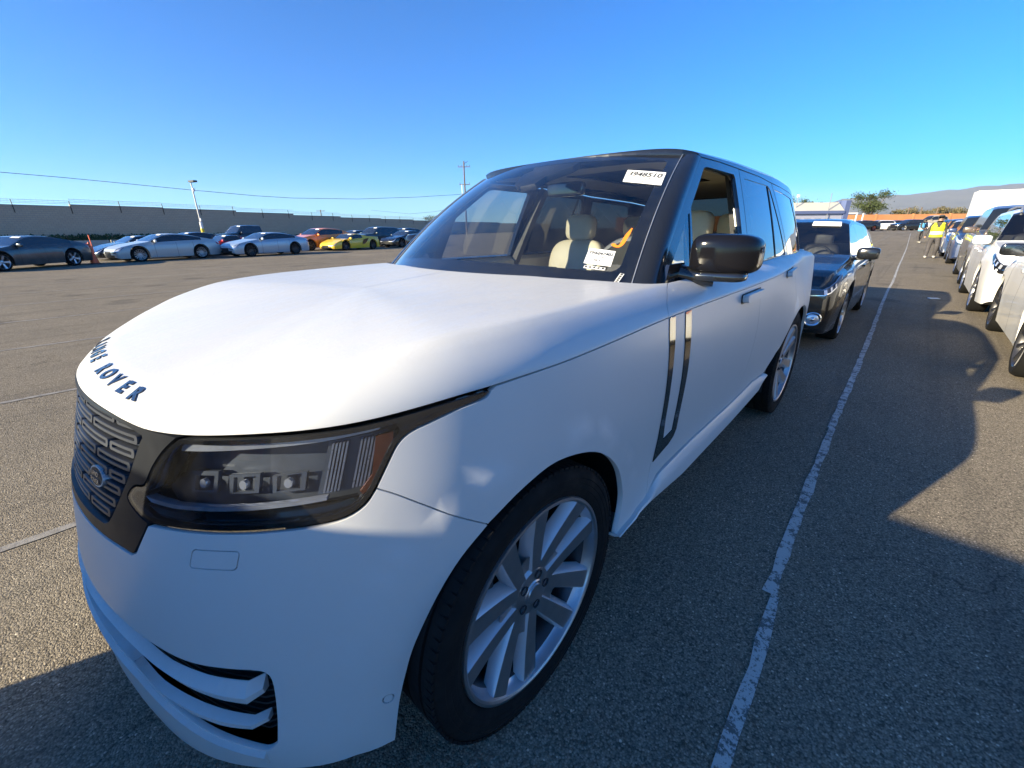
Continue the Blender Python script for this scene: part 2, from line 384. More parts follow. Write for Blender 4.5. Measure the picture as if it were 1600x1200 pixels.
def panel(name, Fn, poly, m, parent=None, st=.035, thick=.012, off=0., holes=(), gap=.002, flip=False, tri=None):
    """A sheet-metal panel: an outline in the coordinates of surface Fn, meshed inside, with turned-in edges."""
    poly = offset_poly(poly, gap) if gap else list(poly)
    rings = [dens(poly, st*.7)]+[dens(offset_poly(h, -gap) if gap else h, st*.7) for h in holes]
    x0 = min(q[0] for q in rings[0]); x1 = max(q[0] for q in rings[0]); y0 = min(q[1] for q in rings[0]); y1 = max(q[1] for q in rings[0])
    gx = np.arange(x0+st/2, x1, st); gy = np.arange(y0+st/2, y1, st)
    pts = [q for r in rings for q in r]
    if len(gx) and len(gy):
        X, Y = np.meshgrid(gx, gy, indexing='ij'); X = X.ravel(); Y = Y.ravel()
        k = inpoly(rings[0], X, Y)
        for r in rings[1:]: k &= ~inpoly(r, X, Y)
        X = X[k]; Y = Y[k]
        if len(X):
            d = np.full(X.shape, 1e9)
            for r in rings: d = np.minimum(d, dpoly(r, X, Y))
            k = d > st*.35; pts += list(zip(X[k], Y[k]))
    E = []; b = 0
    for r in rings:
        E += [(b+i, b+(i+1) % len(r)) for i in range(len(r))]; b += len(r)
    ov, oe, of, _, _, _ = delaunay_2d_cdt([Vector(q) for q in pts], E, [], 0, 1e-7)
    P = np.array([tuple(v) for v in ov]); T = [f for f in of if len(f) == 3]
    cen = P[np.array(T)].mean(1); k = inpoly(rings[0], cen[:, 0], cen[:, 1])
    for r in rings[1:]: k &= ~inpoly(r, cen[:, 0], cen[:, 1])
    T = [t for t, q in zip(T, k) if q]
    sg = -1 if flip else 1
    Q = Fn(P[:, 0], P[:, 1]); N = normal(Fn, P[:, 0], P[:, 1])*sg
    bad = np.linalg.norm(N, axis=1) < .5
    if bad.any(): N[bad] = (0, 0, 1)
    Q = Q+N*off
    from collections import Counter
    ec = Counter()
    T2 = []
    for t in T:
        a, b_, c = Q[t[0]], Q[t[1]], Q[t[2]]
        if np.dot(np.cross(b_-a, c-a), N[t[0]]+N[t[1]]+N[t[2]]) < 0: t = (t[0], t[2], t[1])
        T2.append(tuple(t))
    used = set(i for t in T2 for i in t)
    dirs = {}
    for t in T2:
        for i in range(3):
            e = (t[i], t[(i+1) % 3]); dirs[e] = 1
    bd = [e for e in dirs if (e[1], e[0]) not in dirs]
    n0 = len(Q); V = list(map(tuple, Q)); NL = [tuple(x) for t in T2 for x in (N[t[0]], N[t[1]], N[t[2]])]
    FF = list(T2)
    if thick:
        ids = {}
        for e in bd:
            for i in e:
                if i not in ids:
                    ids[i] = len(V); V.append(tuple(Q[i])); V.append(tuple(Q[i]-N[i]*thick))
        for a, b_ in bd:
            f = (ids[b_], ids[a], ids[a]+1, ids[b_]+1); FF.append(f)
            ed = Q[b_]-Q[a]; nn = np.cross(ed, N[a]); nn = nn/(np.linalg.norm(nn)+1e-12)
            n1 = nn+.5*N[a]; n1 /= np.linalg.norm(n1)
            NL += [tuple(n1), tuple(n1), tuple(nn), tuple(nn)]
    me = bpy.data.meshes.new(name); me.from_pydata(V, [], FF); me.update(); me.shade_smooth()
    me.normals_split_custom_set(NL)
    return link(name, me, m, parent)
def text_mesh(name, txt, m, parent, fn, size=.05, sx=1., ext=.0, bold=0., align='CENTER', off=0.):
    """flat or raised writing; fn maps (x, y, h) of the lettering to the place it stands"""
    cu = bpy.data.curves.new(name, 'FONT'); cu.body = txt; cu.size = size; cu.align_x = align; cu.offset = bold; cu.resolution_u = 3
    cu.extrude = ext
    o = bpy.data.objects.new(name, cu); C.objects.link(o); dg = bpy.context.evaluated_depsgraph_get()
    me = bpy.data.meshes.new_from_object(o.evaluated_get(dg)); bpy.data.objects.remove(o); bpy.data.curves.remove(cu)
    for v in me.vertices: v.co = fn(v.co.x*sx, v.co.y, v.co.z+ext+off)
    me.update(); me.materials.clear()
    ob = link(name, me, m, parent); return ob
import numpy as np
# ---- smooth interpolation -------------------------------------------------
def pchip(x,y):
    x=np.asarray(x,float);y=np.asarray(y,float)
    h=np.diff(x);d=np.diff(y)/h
    m=np.zeros_like(y);m[0]=d[0];m[-1]=d[-1]
    for i in range(1,len(x)-1):
        if d[i-1]*d[i]>0:
            w1=2*h[i]+h[i-1];w2=h[i]+2*h[i-1]
            m[i]=(w1+w2)/(w1/d[i-1]+w2/d[i])
    def f(t,der=0):
        t=np.clip(np.asarray(t,float),x[0],x[-1])
        i=np.clip(np.searchsorted(x,t,side='right')-1,0,len(x)-2)
        s=(t-x[i])/h[i]
        if der: return ((6*s*s-6*s)*y[i]+(-6*s*s+6*s)*y[i+1])/h[i]+(3*s*s-4*s+1)*m[i]+(3*s*s-2*s)*m[i+1]
        return (2*s**3-3*s*s+1)*y[i]+(s**3-2*s*s+s)*h[i]*m[i]+(-2*s**3+3*s*s)*y[i+1]+(s**3-s*s)*h[i]*m[i+1]
    return f
def cspline(s,X):
    # natural cubic spline, X (n,k)
    s=np.asarray(s,float);X=np.asarray(X,float);n=len(s);h=np.diff(s)
    A=np.zeros((n,n));R=np.zeros_like(X);A[0,0]=A[-1,-1]=1
    for i in range(1,n-1):
        A[i,i-1]=h[i-1];A[i,i]=2*(h[i-1]+h[i]);A[i,i+1]=h[i]
        R[i]=6*((X[i+1]-X[i])/h[i]-(X[i]-X[i-1])/h[i-1])
    M=np.linalg.solve(A,R)
    def f(t):
        t=np.asarray(t,float);i=np.clip(np.searchsorted(s,t,side='right')-1,0,n-2)
        a=(s[i+1]-t)/h[i];b=(t-s[i])/h[i]
        a=a[...,None];b=b[...,None];hh=h[i][...,None]
        return a*X[i]+b*X[i+1]+((a**3-a)*M[i]+(b**3-b)*M[i+1])*hh**2/6
    return f
# ---- large SUV lower body -------------------------------------------------
YF=-.885
PER=[(0,YF),(.2,YF+.015),(.4,YF+.060),(.58,YF+.135),(.73,YF+.24),(.84,YF+.36),(.915,YF+.50),(.965,YF+.66),(.99,YF+.84),(1.0,.15),(1.006,.6),(1.01,1.2),(1.012,1.8),(1.01,2.4),(1.003,3.0),(.977,3.45),(.925,3.8),(.85,4.0),(.70,4.09),(.4,4.13),(0,4.14)]
_P=np.array([(-a,b) for a,b in PER[:0:-1]]+PER[:])
_s=np.concatenate([[0],np.cumsum(np.hypot(*np.diff(_P,axis=0).T))]);_s-=_s[len(PER)-1]
PF=cspline(_s,_P)
UMAX=_s[-1]
_uu=np.linspace(0,UMAX,2001);_py=PF(_uu)[:,1]
def u_of_y(y): return np.interp(y,_py,_uu)
UK=[0,.35,.65,.85,1.05,1.30,1.6,2.2,3.4,4.4,4.9,5.5,UMAX]
#             front                corner       side ............................ rear
ZS=pchip(UK,[1.02,1.02,1.03,1.045,1.06,1.085,1.10,1.125,1.14,1.165,1.18,1.16,1.15])
ZE=pchip(UK,[1.085,1.085,1.10,1.125,1.155,1.189,1.202,1.211,1.214,1.215,1.215,1.20,1.2])
WR=pchip(UK,[.10,.10,.105,.110,.108,.102,.100,.102,.105,.10,.09,.10,.10])
ZN=[.15,.30,.42,.52,.65,.78,.90,1.0,1.20]
DT=np.array([ # inset per u-node (rows) and z-node (cols)
 [.05,.005,.00,.008,.028,.055,.088,.120,.17],
 [.02,-.01,-.005,.006,.028,.055,.088,.118,.16],
 [-.01,-.025,-.010,.004,.024,.050,.078,.100,.14],
 [-.01,-.02,-.008,.002,.018,.038,.060,.080,.12],
 [.01,.0,.00,.002,.010,.022,.038,.054,.09],
 [.03,.006,.002,.002,.005,.010,.018,.030,.06],
 [.03,.005,.012,.015,.010,.004,.004,.008,.03],
 [.02,.000,.022,.030,.022,.010,.003,.003,.022],
 [.02,.000,.024,.032,.022,.010,.002,.001,.015],
 [.02,.003,.018,.020,.010,.000,.010,.030,.075],
 [.03,.01,.010,.010,.006,.003,.020,.050,.11],
 [.05,.02,.01,.005,.003,.003,.005,.01,.03],
 [.08,.03,.0,.0,.005,.01,.02,.03,.06]])
_Dz=[pchip(UK,DT[:,j]) for j in range(len(ZN))]
SPN=pchip([-.3,.05,.35,.65,1.0,4.2],[1.155,1.19,1.215,1.235,1.25,1.25])
def dz(au,z):
    # per-u smooth-in-z inset and derivative
    au,z=np.broadcast_arrays(np.asarray(au,float),np.asarray(z,float))
    V=np.stack([f(au) for f in _Dz],-1)
    x=np.array(ZN);h=np.diff(x);d=np.diff(V,axis=-1)/h
    m=np.zeros_like(V);m[...,0]=d[...,0];m[...,-1]=d[...,-1]
    m[...,1:-1]=(d[...,:-1]*h[1:]+d[...,1:]*h[:-1])/(h[1:]+h[:-1])
    zz=np.clip(z,x[0],x[-1]);i=np.clip(np.searchsorted(x,zz,side='right')-1,0,len(x)-2)
    s=(zz-x[i])/h[i];g=lambda A,k:np.take_along_axis(A,(i+k)[...,None],-1)[...,0]
    y0,y1,m0,m1=g(V,0),g(V,1),g(m,0),g(m,1);hh=h[i]
    val=(2*s**3-3*s*s+1)*y0+(s**3-2*s*s+s)*hh*m0+(-2*s**3+3*s*s)*y1+(s**3-s*s)*hh*m1
    der=((6*s*s-6*s)*y0+(-6*s*s+6*s)*y1)/hh+(3*s*s-4*s+1)*m0+(3*s*s-2*s)*m1
    return val,der
def body(u,v,off=0.):
    """v<0 : height metres below shoulder is zs+v ; 0..1 rounding ; 1..2 crown"""
    u,v=np.broadcast_arrays(np.asarray(u,float),np.asarray(v,float))
    au=np.abs(u);P=PF(u)
    y0=.10;k=.10;Qy=y0+k*np.logaddexp(0,(P[...,1]-y0)/k)
    dx=-P[...,0];dy=Qy-P[...,1];L=np.hypot(dx,dy);dx=dx/L;dy=dy/L
    zs,ze,w=ZS(au),ZE(au),WR(au)
    z=zs+np.minimum(v,0)
    D,_=dz(au,z)
    d0,d1=dz(au,zs)
    a=.45*np.abs(dy);H=SPN(Qy)-ze;Lc=L-d0-w
    sl=H*(2-a)/Lc
    t=np.clip(v,0,1)
    ax,az=d0,zs;bx,bz=d0+w,ze
    kk=np.clip((au-1.15)/.4,0,1);hA=(ze-zs)*(.55-.27*kk);hB=w*(.42-.12*kk)
    c1x,c1z=ax+d1*hA,az+hA
    c2x,c2z=bx-hB,bz-hB*sl
    bxx=(1-t)**3*ax+3*(1-t)**2*t*c1x+3*(1-t)*t*t*c2x+t**3*bx
    bzz=(1-t)**3*az+3*(1-t)**2*t*c1z+3*(1-t)*t*t*c2z+t**3*bz
    q=np.clip(v-1,0,1)
    cx=bx+Lc*q;cz=ze+H*(a*q+(1-a)*(1-(1-q)**2))
    X=np.where(v<0,D,np.where(v<=1,bxx,cx));Z=np.where(v<0,z,np.where(v<=1,bzz,cz))
    return np.stack([P[...,0]+dx*X,P[...,1]+dy*X,Z],-1)
def normal(F,u,v,e=1e-4):
    a=(F(u+e,v)-F(u-e,v));b=(F(u,v+e)-F(u,v-e))
    n=np.cross(a,b);return n/np.maximum(np.linalg.norm(n,axis=-1,keepdims=True),1e-12)
# ---- greenhouse ------------------------------------------------------------
XB=pchip([.3,.8,1.7,2.7,3.3,3.7,4.0],[.862,.872,.880,.872,.840,.79,.70])
def gside(y,z):
    y,z=np.broadcast_arrays(np.asarray(y,float),np.asarray(z,float))
    h=z-1.19
    return np.stack([XB(y)-.26*h-.13*h*h*np.sign(h),y,z],-1)
def wshield(a,b):
    a,b=np.broadcast_arrays(np.asarray(a,float),np.asarray(b,float))
    B=np.stack([.80*a,.50+.21*np.abs(a)**2.2,1.222-.034*a*a],-1)
    T=np.stack([.651*a,1.255+.133*np.abs(a)**2.2,1.742-.031*a*a],-1)
    P=B+(T-B)*b[...,None]
    bul=.035*4*b*(1-b)
    P[...,1]-=bul*.55;P[...,2]+=bul*.8
    return P
RC=pchip([1.1,1.28,1.6,2.2,2.9,3.5,3.95,4.15],[1.70,1.745,1.772,1.785,1.775,1.74,1.69,1.64])
def roof(x,y):
    x,y=np.broadcast_arrays(np.asarray(x,float),np.asarray(y,float))
    ze=np.interp(y,[1.2,2.0,2.9,3.4,3.95],[1.716,1.722,1.71,1.69,1.64])
    w=gside(y,ze)[...,0]
    t=np.abs(x)/w
    return np.stack([x,y,RC(y)-.012*t**2-(RC(y)-ze-.012)*np.clip(t,0,1)**9],-1)
# =====================================================================  the large white SUV
def WV(w): w = np.asarray(w, float); return np.where(w < 0, w, np.where(w < .19, w/.19, 1+(w-.19)/.75))
ARCH_Y = (0.0, 2.985)
def bodyw(u, w):
    P = body(u, WV(w))
    au = np.abs(u)
    # softly raised band round each wheel opening
    for yc in ARCH_Y:
        r = np.hypot(P[..., 1]-yc-.0, P[..., 2]-.39); t = np.clip((r-.515)/.03, 0, 1)
        k = np.where(r < .9, .006*(1-t*t*(3-2*t)), 0)*(np.asarray(w) < -.05)
        P = P+np.stack([np.sign(P[..., 0])*k, 0*k, 0*k], -1)
    return P
def mir(poly): return [(-a, b) for a, b in poly]
def sidep(name, poly, m, parent, both=True, holes=(), **k):
    a = panel(name, bodyw, poly, m, parent, holes=holes, **k)
    if both: panel(name, bodyw, mir(poly), m, parent, holes=[mir(h) for h in holes], **k)
    return a
def superell(c, d, e1=.45, e2=.45, nu=28, nv=16):
    V = []; F = []
    sp = lambda a, e: math.copysign(abs(a)**e, a)
    for j in range(nv+1):
        ph = -math.pi/2+math.pi*j/nv
        for i in range(nu):
            th = 2*math.pi*i/nu
            V.append((c[0]+d[0]/2*sp(math.cos(ph), e1)*sp(math.cos(th), e2), c[1]+d[1]/2*sp(math.cos(ph), e1)*sp(math.sin(th), e2), c[2]+d[2]/2*sp(math.sin(ph), e1)))
    for j in range(nv):
        for i in range(nu): F.append((j*nu+i, j*nu+(i+1) % nu, (j+1)*nu+(i+1) % nu, (j+1)*nu+i))
    return V, F
def cushion(name, c, d, m, parent, tilt=0., e=.4, bend=0.):
    V, F = superell((0, 0, 0), d, e, e)
    M = Matrix.Rotation(tilt, 3, 'X'); V = [M @ Vector((x, y+bend*(x/(d[0]/2))**2, z))+Vector(c) for x, y, z in V]
    return raw(name, V, F, m, parent, angle=180)

HB = [(0, .035), (.2, .032), (.356, .025), (.475, .012), (.58, .0), (.8, -.002), (1.03, -.003), (1.27, -.003), (1.36, -.003), (1.5, 0), (1.8, 0), (2.127, 0)]
SHUT = [(1.074, -.140), (1.112, -.165), (1.167, -.209), (1.215, -.249), (1.306, -.318)]
LAMP_IN = [(.656, -.006), (.606, -.039), (.565, -.077), (.534, -.115), (.496, -.123), (.467, -.147), (.474, -.164), (.514, -.185), (.541, -.194)]
LAMP_BOT = [(.541, -.194), (.60, -.197), (.672, -.197), (.785, -.196), (.872, -.194), (.950, -.192), (1.007, -.186), (1.048, -.168), (1.074, -.140)]
LAMP_OUT = [(1.074, -.140), (1.102, -.098), (1.124, -.067), (1.145, -.051), (1.170, -.043), (1.192, -.040), (1.224, -.035), (1.269, -.029), (1.319, -.025), (1.338, -.019), (1.349, -.006)]
def make_big_suv():
    t = thing('large_suv', 'large white luxury SUV with black roof filling the foreground', 'car')
    W = 'satin_white_paint'
    # ---- hood (one clamshell)
    cowl = S((2.127, 0), (2.146, .057), (2.218, .114), (2.262, .145), (2.312, .178), n=4)
    cowl2 = S((2.312, .178), (2.21, .226), (2.147, .349), (2.089, .499), (2.057, .725), (2.009, .948), n=4)
    half = S(*HB, n=4)+cowl[1:]+cowl2[1:]
    hood = panel('hood', bodyw, half+[(a, b) for a, b in mir(half)[::-1][:-1]], W, t, st=.045, thick=.03, gap=.0025)
    # ---- raised letters on the hood lip
    word = 'RANGE ROVER'; n = len(word); u0, u1 = -.475, .475
    for i, ch in enumerate(word):
        if ch == ' ': continue
        uc = u0+(u1-u0)*(i+.5)/n*1.0
        def fn(x, y, h, uc=uc):
            u = uc+x; w = .082+.030*(1-(abs(uc)/.48)**2)+y
            P = bodyw(np.array([u]), np.array([w]))[0]; N = normal(bodyw, np.array([u]), np.array([w]))[0]
            return Vector(P+N*(h+.0))
        text_mesh('letter', ch, 'letter_black', hood, fn, size=.070, sx=1.12, ext=.0010, bold=.0030, off=.0002)
    # ---- grille surround, mesh and bars
    e = S(*LAMP_IN, n=3)
    sur = S(*HB[:5], n=3)+[(.62, -.001)]+e+S((.541, -.197), (.488, -.266), (.470, -.276), (.415, -.272), (.156, -.268), (0, -.266), n=4)
    gh = [(0, .018), (.35, .010), (.47, -.002), (.535, -.016)]+S((.535, -.016), (.509, -.05), (.476, -.101), (.44, -.149), (.392, -.209), (.360, -.234), (.30, -.240), (0, -.240), n=4)
    full = lambda P: P+[q for q in mir(P)[::-1] if abs(q[0]) > 1e-6]
    g = panel('grille_surround', bodyw, full(sur), 'surround_grey', t, st=.05, thick=.05, holes=[full(gh)], gap=.002)
    gr = panel('grille', bodyw, full(gh), 'dark_void', t, st=.08, thick=0, off=-.045, gap=-.01)
    rows = [.0, -.030, -.061, -.092, -.123, -.154, -.185, -.215]
    def redge(w): return float(np.interp(-w, [0, .05, .101, .149, .209, .24], [.53, .509, .476, .44, .392, .34]))-.012
    for j, w in enumerate(rows):
        xr = redge(w); seg = .235; off0 = (j % 2)*seg*.5+ (.04 if j % 3 == 0 else 0)
        x = -xr
        cuts = [-xr]+[c for c in [(-2.5+k)*seg+off0 for k in range(6)] if -xr+.06 < c < xr-.06]+[xr]
        for a, b in zip(cuts[:-1], cuts[1:]):
            a2, b2 = a+.006, b-.006
            hgt = .0095
            panel('grille_bar', bodyw, rrect(a2, w-hgt, b2, w+hgt, .006, 2), 'grille_silver' if (j+int(a*10)) % 2 else 'grille_dark', gr, st=.06, thick=.022, off=-.006, gap=0,
                  holes=[rrect(a2+.012, w-.0035, b2-.012, w+.0035, .003, 1)] if b2-a2 > .05 else ())
            if a > -xr: panel('grille_link', bodyw, rrect(a-.012, w-.005, a+.012, w+.005, .002, 1), 'grille_dark', gr, st=.06, thick=.01, off=-.016, gap=0)
    for j, w in enumerate(rows[:-1]):
        xr = redge(w-.015)
        panel('grille_backing_slat', bodyw, rrect(-xr, w-.0185, xr, w-.0125, .002, 1), 'grille_dark', gr, st=.08, thick=.015, off=-.022, gap=0)
    bd = [(.294+.044*math.cos(a), -.146+.023*math.sin(a)) for a in np.linspace(0, 2*math.pi, 24, endpoint=False)]
    em = panel('emblem', bodyw, bd, 'galvanised', gr, st=.02, thick=.02, off=-.002, gap=0)
    panel('emblem_face', bodyw, [(.294+(a-.294)*.84, -.146+(b+.146)*.84) for a, b in bd], 'surround_grey', em, st=.02, thick=0, off=-.0008, gap=0)
    for txt, dw in (('LAND', .003), ('ROVER', -.013)):
        def fn(x, y, h, dw=dw):
            P = bodyw(np.array([.294+x]), np.array([-.146+dw+y]))[0]; N = normal(bodyw, np.array([.294+x]), np.array([-.146+dw+y]))[0]; return Vector(P+N*(.0002+h))
        text_mesh('emblem_lettering', txt, 'chrome', em, fn, size=.014, sx=1.2, ext=.0004)
    # ---- bumper
    top = [(0, -.270), (.156, -.272), (.415, -.276), (.470, -.280), (.490, -.270), (.541, -.200)]+S(*[(a, b-.002) for a, b in LAMP_BOT[1:]], n=3)
    arc = S((1.306, -.318), (1.232, -.368), (1.169, -.438), (1.110, -.534), (1.082, -.607), (1.057, -.697), (1.035, -.816), n=4)
    bot = [(1.0, -.815), (.9, -.81), (.75, -.798), (.6, -.785), (.4, -.775), (.2, -.77), (0, -.77)]
    it = S((0, -.452), (.2, -.458), (.38, -.468), (.487, -.483), (.605, -.503), (.704, -.507), (.765, -.509), n=4)+S((.765, -.509), (.795, -.516), (.808, -.540), (.806, -.609), (.797, -.690), (.790, -.712), (.765, -.727), (.717, -.711), (.632, -.682), (.531, -.641), (.426, -.595), (.2, -.555), (0, -.548), n=4)[1:]
    tow = rrect(.662, -.274, .776, -.234, .008, 3); tow = [(a+(b+.254)*.35, b) for a, b in tow]
    circ = lambda cu, cw, r, k=16: [(cu+r*math.cos(a), cw+r*math.sin(a)) for a in np.linspace(0, 2*math.pi, k, endpoint=False)]
    sens = [circ(1.035, -.665, .0125)]
    bp = panel('front_bumper', bodyw, full(top+S(*SHUT, n=3)+arc[1:]+bot), W, t, st=.045, thick=.012, gap=.0015, holes=[full(it), tow]+sens)
    panel('tow_eye_cover', bodyw, tow, W, bp, st=.03, thick=.01, gap=.0012)
    panel('tow_eye_cover_gap', bodyw, tow, 'dark_void', bp, st=.05, thick=0, off=-.01, gap=-.003)
    panel('parking_sensor', bodyw, circ(1.035, -.665, .0105), W, bp, st=.03, thick=.006, gap=0, off=-.001)
    panel('sensor_backing', bodyw, circ(1.035, -.665, .015), 'dark_void', bp, st=.03, thick=0, gap=0, off=-.009)
    inn = full(it)
    ik = panel('lower_intake', bodyw, inn, 'dark_void', t, st=.08, thick=-.055, off=-.06, gap=-.006)
    itop = lambda u: float(np.interp(abs(u), [0, .38, .487, .605, .765, .8], [-.452, -.468, -.483, -.503, -.509, -.52]))
    ibot = lambda u: float(np.interp(abs(u), [0, .2, .426, .531, .632, .717, .765, .80], [-.548, -.555, -.595, -.641, -.682, -.711, -.727, -.70]))
    def beam(name, prof, us, m, parent):
        V = []; F = []; k = len(prof(us[0]))
        for u in us:
            for w, o in prof(u):
                P = bodyw(np.array([u]), np.array([w]))[0]; N = normal(bodyw, np.array([u]), np.array([w]))[0]; V.append(P+N*o)
        for i in range(len(us)-1):
            for q in range(k-1): F.append((i*k+q, (i+1)*k+q, (i+1)*k+q+1, i*k+q+1))
        F += [tuple(range(k)), tuple((len(us)-1)*k+q for q in range(k))[::-1]]
        return raw(name, V, F, m, parent, angle=25)
    B1T = lambda u: float(np.interp(abs(u), [0, .3, .423, .534, .651, .769], [-.455, -.467, -.482, -.518, -.533, -.540]))
    B1B = lambda u: float(np.interp(abs(u), [0, .337, .45, .61, .682, .745, .775], [-.488, -.503, -.527, -.572, -.588, -.596, -.590]))
    B2T = lambda u: float(np.interp(abs(u), [0, .388, .48, .603, .684, .768], [-.515, -.543, -.590, -.609, -.622, -.634]))
    B2B = lambda u: float(np.interp(abs(u), [0, .419, .496, .595, .678, .765], [-.535, -.570, -.621, -.646, -.662, -.668]))
    us = list(np.linspace(-.745, .745, 60))
    ue = [-.772]+us+[.772]
    def p1(u):
        a, b = B1T(u)-.012, B1B(u); d = -.022 if abs(u) > .75 else 0
        return [(b, -.014+d), (a, -.014+d), (a-.001, -.012+d), (a+(b-a)*.60, .006+d), (b, .002+d), (b, -.014+d)]
    def p2(u):
        a, b = B2T(u)-.013, B2B(u); d = -.020 if abs(u) > .75 else 0
        return [(b, -.014+d), (a, -.014+d), (a-.001, -.011+d), (a+(b-a)*.42, .004+d), (b, .0+d), (b, -.014+d)]
    beam('intake_blade', p1, ue, W, t); beam('intake_blade', p2, ue, W, t)
    for q in np.linspace(.12, .93, 11):
        f = lambda u, q=q: itop(u)+(ibot(u)-itop(u))*q
        beam('intake_slat', lambda u: [(f(u)+.0025, -.05), (f(u)+.0025, -.036), (f(u)-.0025, -.036), (f(u)-.0025, -.05)], list(np.linspace(-.79, .79, 50)), 'black_trim', ik)
    # lip ledge under the intake
    beam('lower_lip', lambda u: [(ibot(u)-.006, -.014), (ibot(u)-.006, -.002), (ibot(u)-.012, .010), (ibot(u)-.035, .007), (ibot(u)-.05, -.002)], list(np.linspace(-.765, .765, 64)), W, t)
    # ---- fenders, doors, quarter panels, sills
    farch = S((1.306, -.318), (1.321, -.310), (1.418, -.270), (1.529, -.251), (1.669, -.287), (1.776, -.353), (1.868, -.450), (1.925, -.562), (1.930, -.628), (1.900, -.700), (1.885, -.722), n=4)
    cut = S((2.127, -.002), (2.127, -.056), (2.145, -.227), (2.158, -.356), (2.168, -.469), (2.160, -.569), (2.135, -.702), n=3)
    ftop = [q for q in S(*HB[8:], n=4)]
    fender = [(a, b-.001) for a, b in ftop]+cut+[(2.13, -.725)]+farch[::-1]+S(*SHUT, n=3)[::-1][1:]+S(*LAMP_OUT, n=3)[1:-1]
    sidep('front_fender', fender, W, t, st=.05, thick=.02)
    Bl = S((3.186, -.001), (3.196, -.074), (3.240, -.214), (3.265, -.342), (3.262, -.45), (3.235, -.54), (3.207, -.630), n=3)
    door1 = cut[::-1]+[(3.186, -.001)]+Bl[1:]+[(3.1, -.631), (2.573, -.633), (2.3, -.640), (2.219, -.650)]
    door1u = cowl+[(2.5, .176), (2.9, .173), (3.19, .172)]+[(3.186, .0)]
    fd = sidep('front_door', door1, W, t, st=.06, thick=.02, gap=.0016)
    sidep('front_door_shoulder', door1u, W, t, st=.06, thick=.02, gap=.0009)
    dr = S((4.150, .0), (4.185, -.109), (4.24, -.25), (4.20, -.37), n=3)
    door2 = [(3.186, -.001)]+Bl[1:]+[(3.507, -.619), (3.78, -.640)]+S((3.78, -.64), (3.955, -.575), (4.077, -.475), (4.153, -.400), (4.20, -.37), n=3)[1:]+dr[::-1][1:]
    sidep('rear_door', door2, W, t, st=.06, thick=.02, gap=.0016)
    sidep('rear_door_shoulder', [(3.186, 0), (3.19, .172), (3.6, .173), (4.0, .175), (4.15, .176), (4.150, 0)], W, t, st=.06, thick=.02, gap=.0009)
    rarch = S((4.20, -.37), (4.285, -.340), (4.38, -.322), (4.49, -.320), (4.62, -.340), (4.75, -.400), (4.85, -.49), (4.90, -.60), (4.91, -.80), n=4)
    q3 = S((4.20, -.37), (4.24, -.25), (4.185, -.109), (4.150, .0), n=3)+[(4.15, .176), (4.7, .18), (5.2, .18), (5.5, .18), (UMAX-.03, .18), (UMAX, .18), (UMAX, -.86), (5.6, -.87), (5.2, -.85)]+rarch[::-1][:-1]
    sidep('rear_quarter', q3, W, t, st=.09, thick=.02)
    def sp(u):
        a = float(np.interp(abs(u), [1.88, 2.135, 2.219, 2.573, 3.1, 3.507, 3.80], [-.716, -.700, -.652, -.635, -.633, -.621, -.650]))
        b = float(np.interp(abs(u), [1.88, 2.12, 2.445, 3.118, 3.642, 3.80], [-.724, -.735, -.755, -.742, -.725, -.676]))
        b = min(b, a-.012)
        return [(a, -.012), (a-.004, .004), (a-.3*(a-b), .016), (a-.55*(a-b), .019), (b+.006, .012), (b, -.004), (b+.0, -.16)]
    for sgn in (1, -1):
        us = list(np.linspace(1.885, 3.80, 50)); beam('sill', sp, us if sgn > 0 else [-q for q in us][::-1], W, t)
    # ---- fender vents, door handles
    vent = [(2.131, -.004), (2.174, -.004), (2.178, -.134), (2.187, -.256), (2.203, -.389), (2.228, -.494), (2.304, -.482), (2.296, -.39), (2.283, -.252), (2.262, -.082), (2.259, -.004), (2.308, -.004), (2.314, -.1), (2.328, -.24), (2.336, -.369), (2.350, -.495), (2.336, -.525), (2.30, -.545), (2.172, -.572), (2.176, -.469), (2.164, -.356), (2.150, -.227), (2.131, -.056)]
    for s_ in (vent, mir(vent)): panel('side_vent', bodyw, s_, 'black_gloss', t, st=.03, thick=.006, off=.003, gap=0)
    for s_ in (1, -1):
        for a, b, w in ((2.885, 3.165, -.043), (3.80, 4.04, -.022)):
            poly = rrect(a, w-.017, b, w+.017, .012, 3)
            if s_ < 0: poly = mir(poly)
            h = panel('door_handle', bodyw, poly, W, t, st=.04, thick=.026, off=.030, gap=0)
            rec = rrect(a-.008, w-.023, b+.02, w+.023, .012, 3)
            panel('handle_recess_shade', bodyw, rec if s_ > 0 else mir(rec), 'black_trim', h, st=.05, thick=0, off=.0015, gap=0)  # flat dark patch on the door stands in for the recess shade
    # ---- near-black shell added to darken the panel gaps; wheel wells
    V = []; F = []; ug = np.linspace(-5.6, 5.6, 225); wg = np.linspace(-.735, .12, 26)
    P = bodyw(*np.meshgrid(ug, wg, indexing='ij')); N = normal(bodyw, *np.meshgrid(ug, wg, indexing='ij')); P = P-N*.017
    for i in range(len(ug)-1):
        for j in range(len(wg)-1):
            uu = abs((ug[i]+ug[i+1])/2); ww = (wg[j]+wg[j+1])/2; c = P[i, j]
            if uu < 1.40 and ww > -.24: continue
            if uu < 1.12 and ww < -.40: continue
            if min(math.hypot(c[1]-y, c[2]-.39) for y in (0.02, 2.93)) < .54 and ww < -.2: continue
            F.append((i*26+j, (i+1)*26+j, (i+1)*26+j+1, i*26+j+1))
    raw('gap_dark_shell', P.reshape(-1, 3), F, 'dark_void', t)
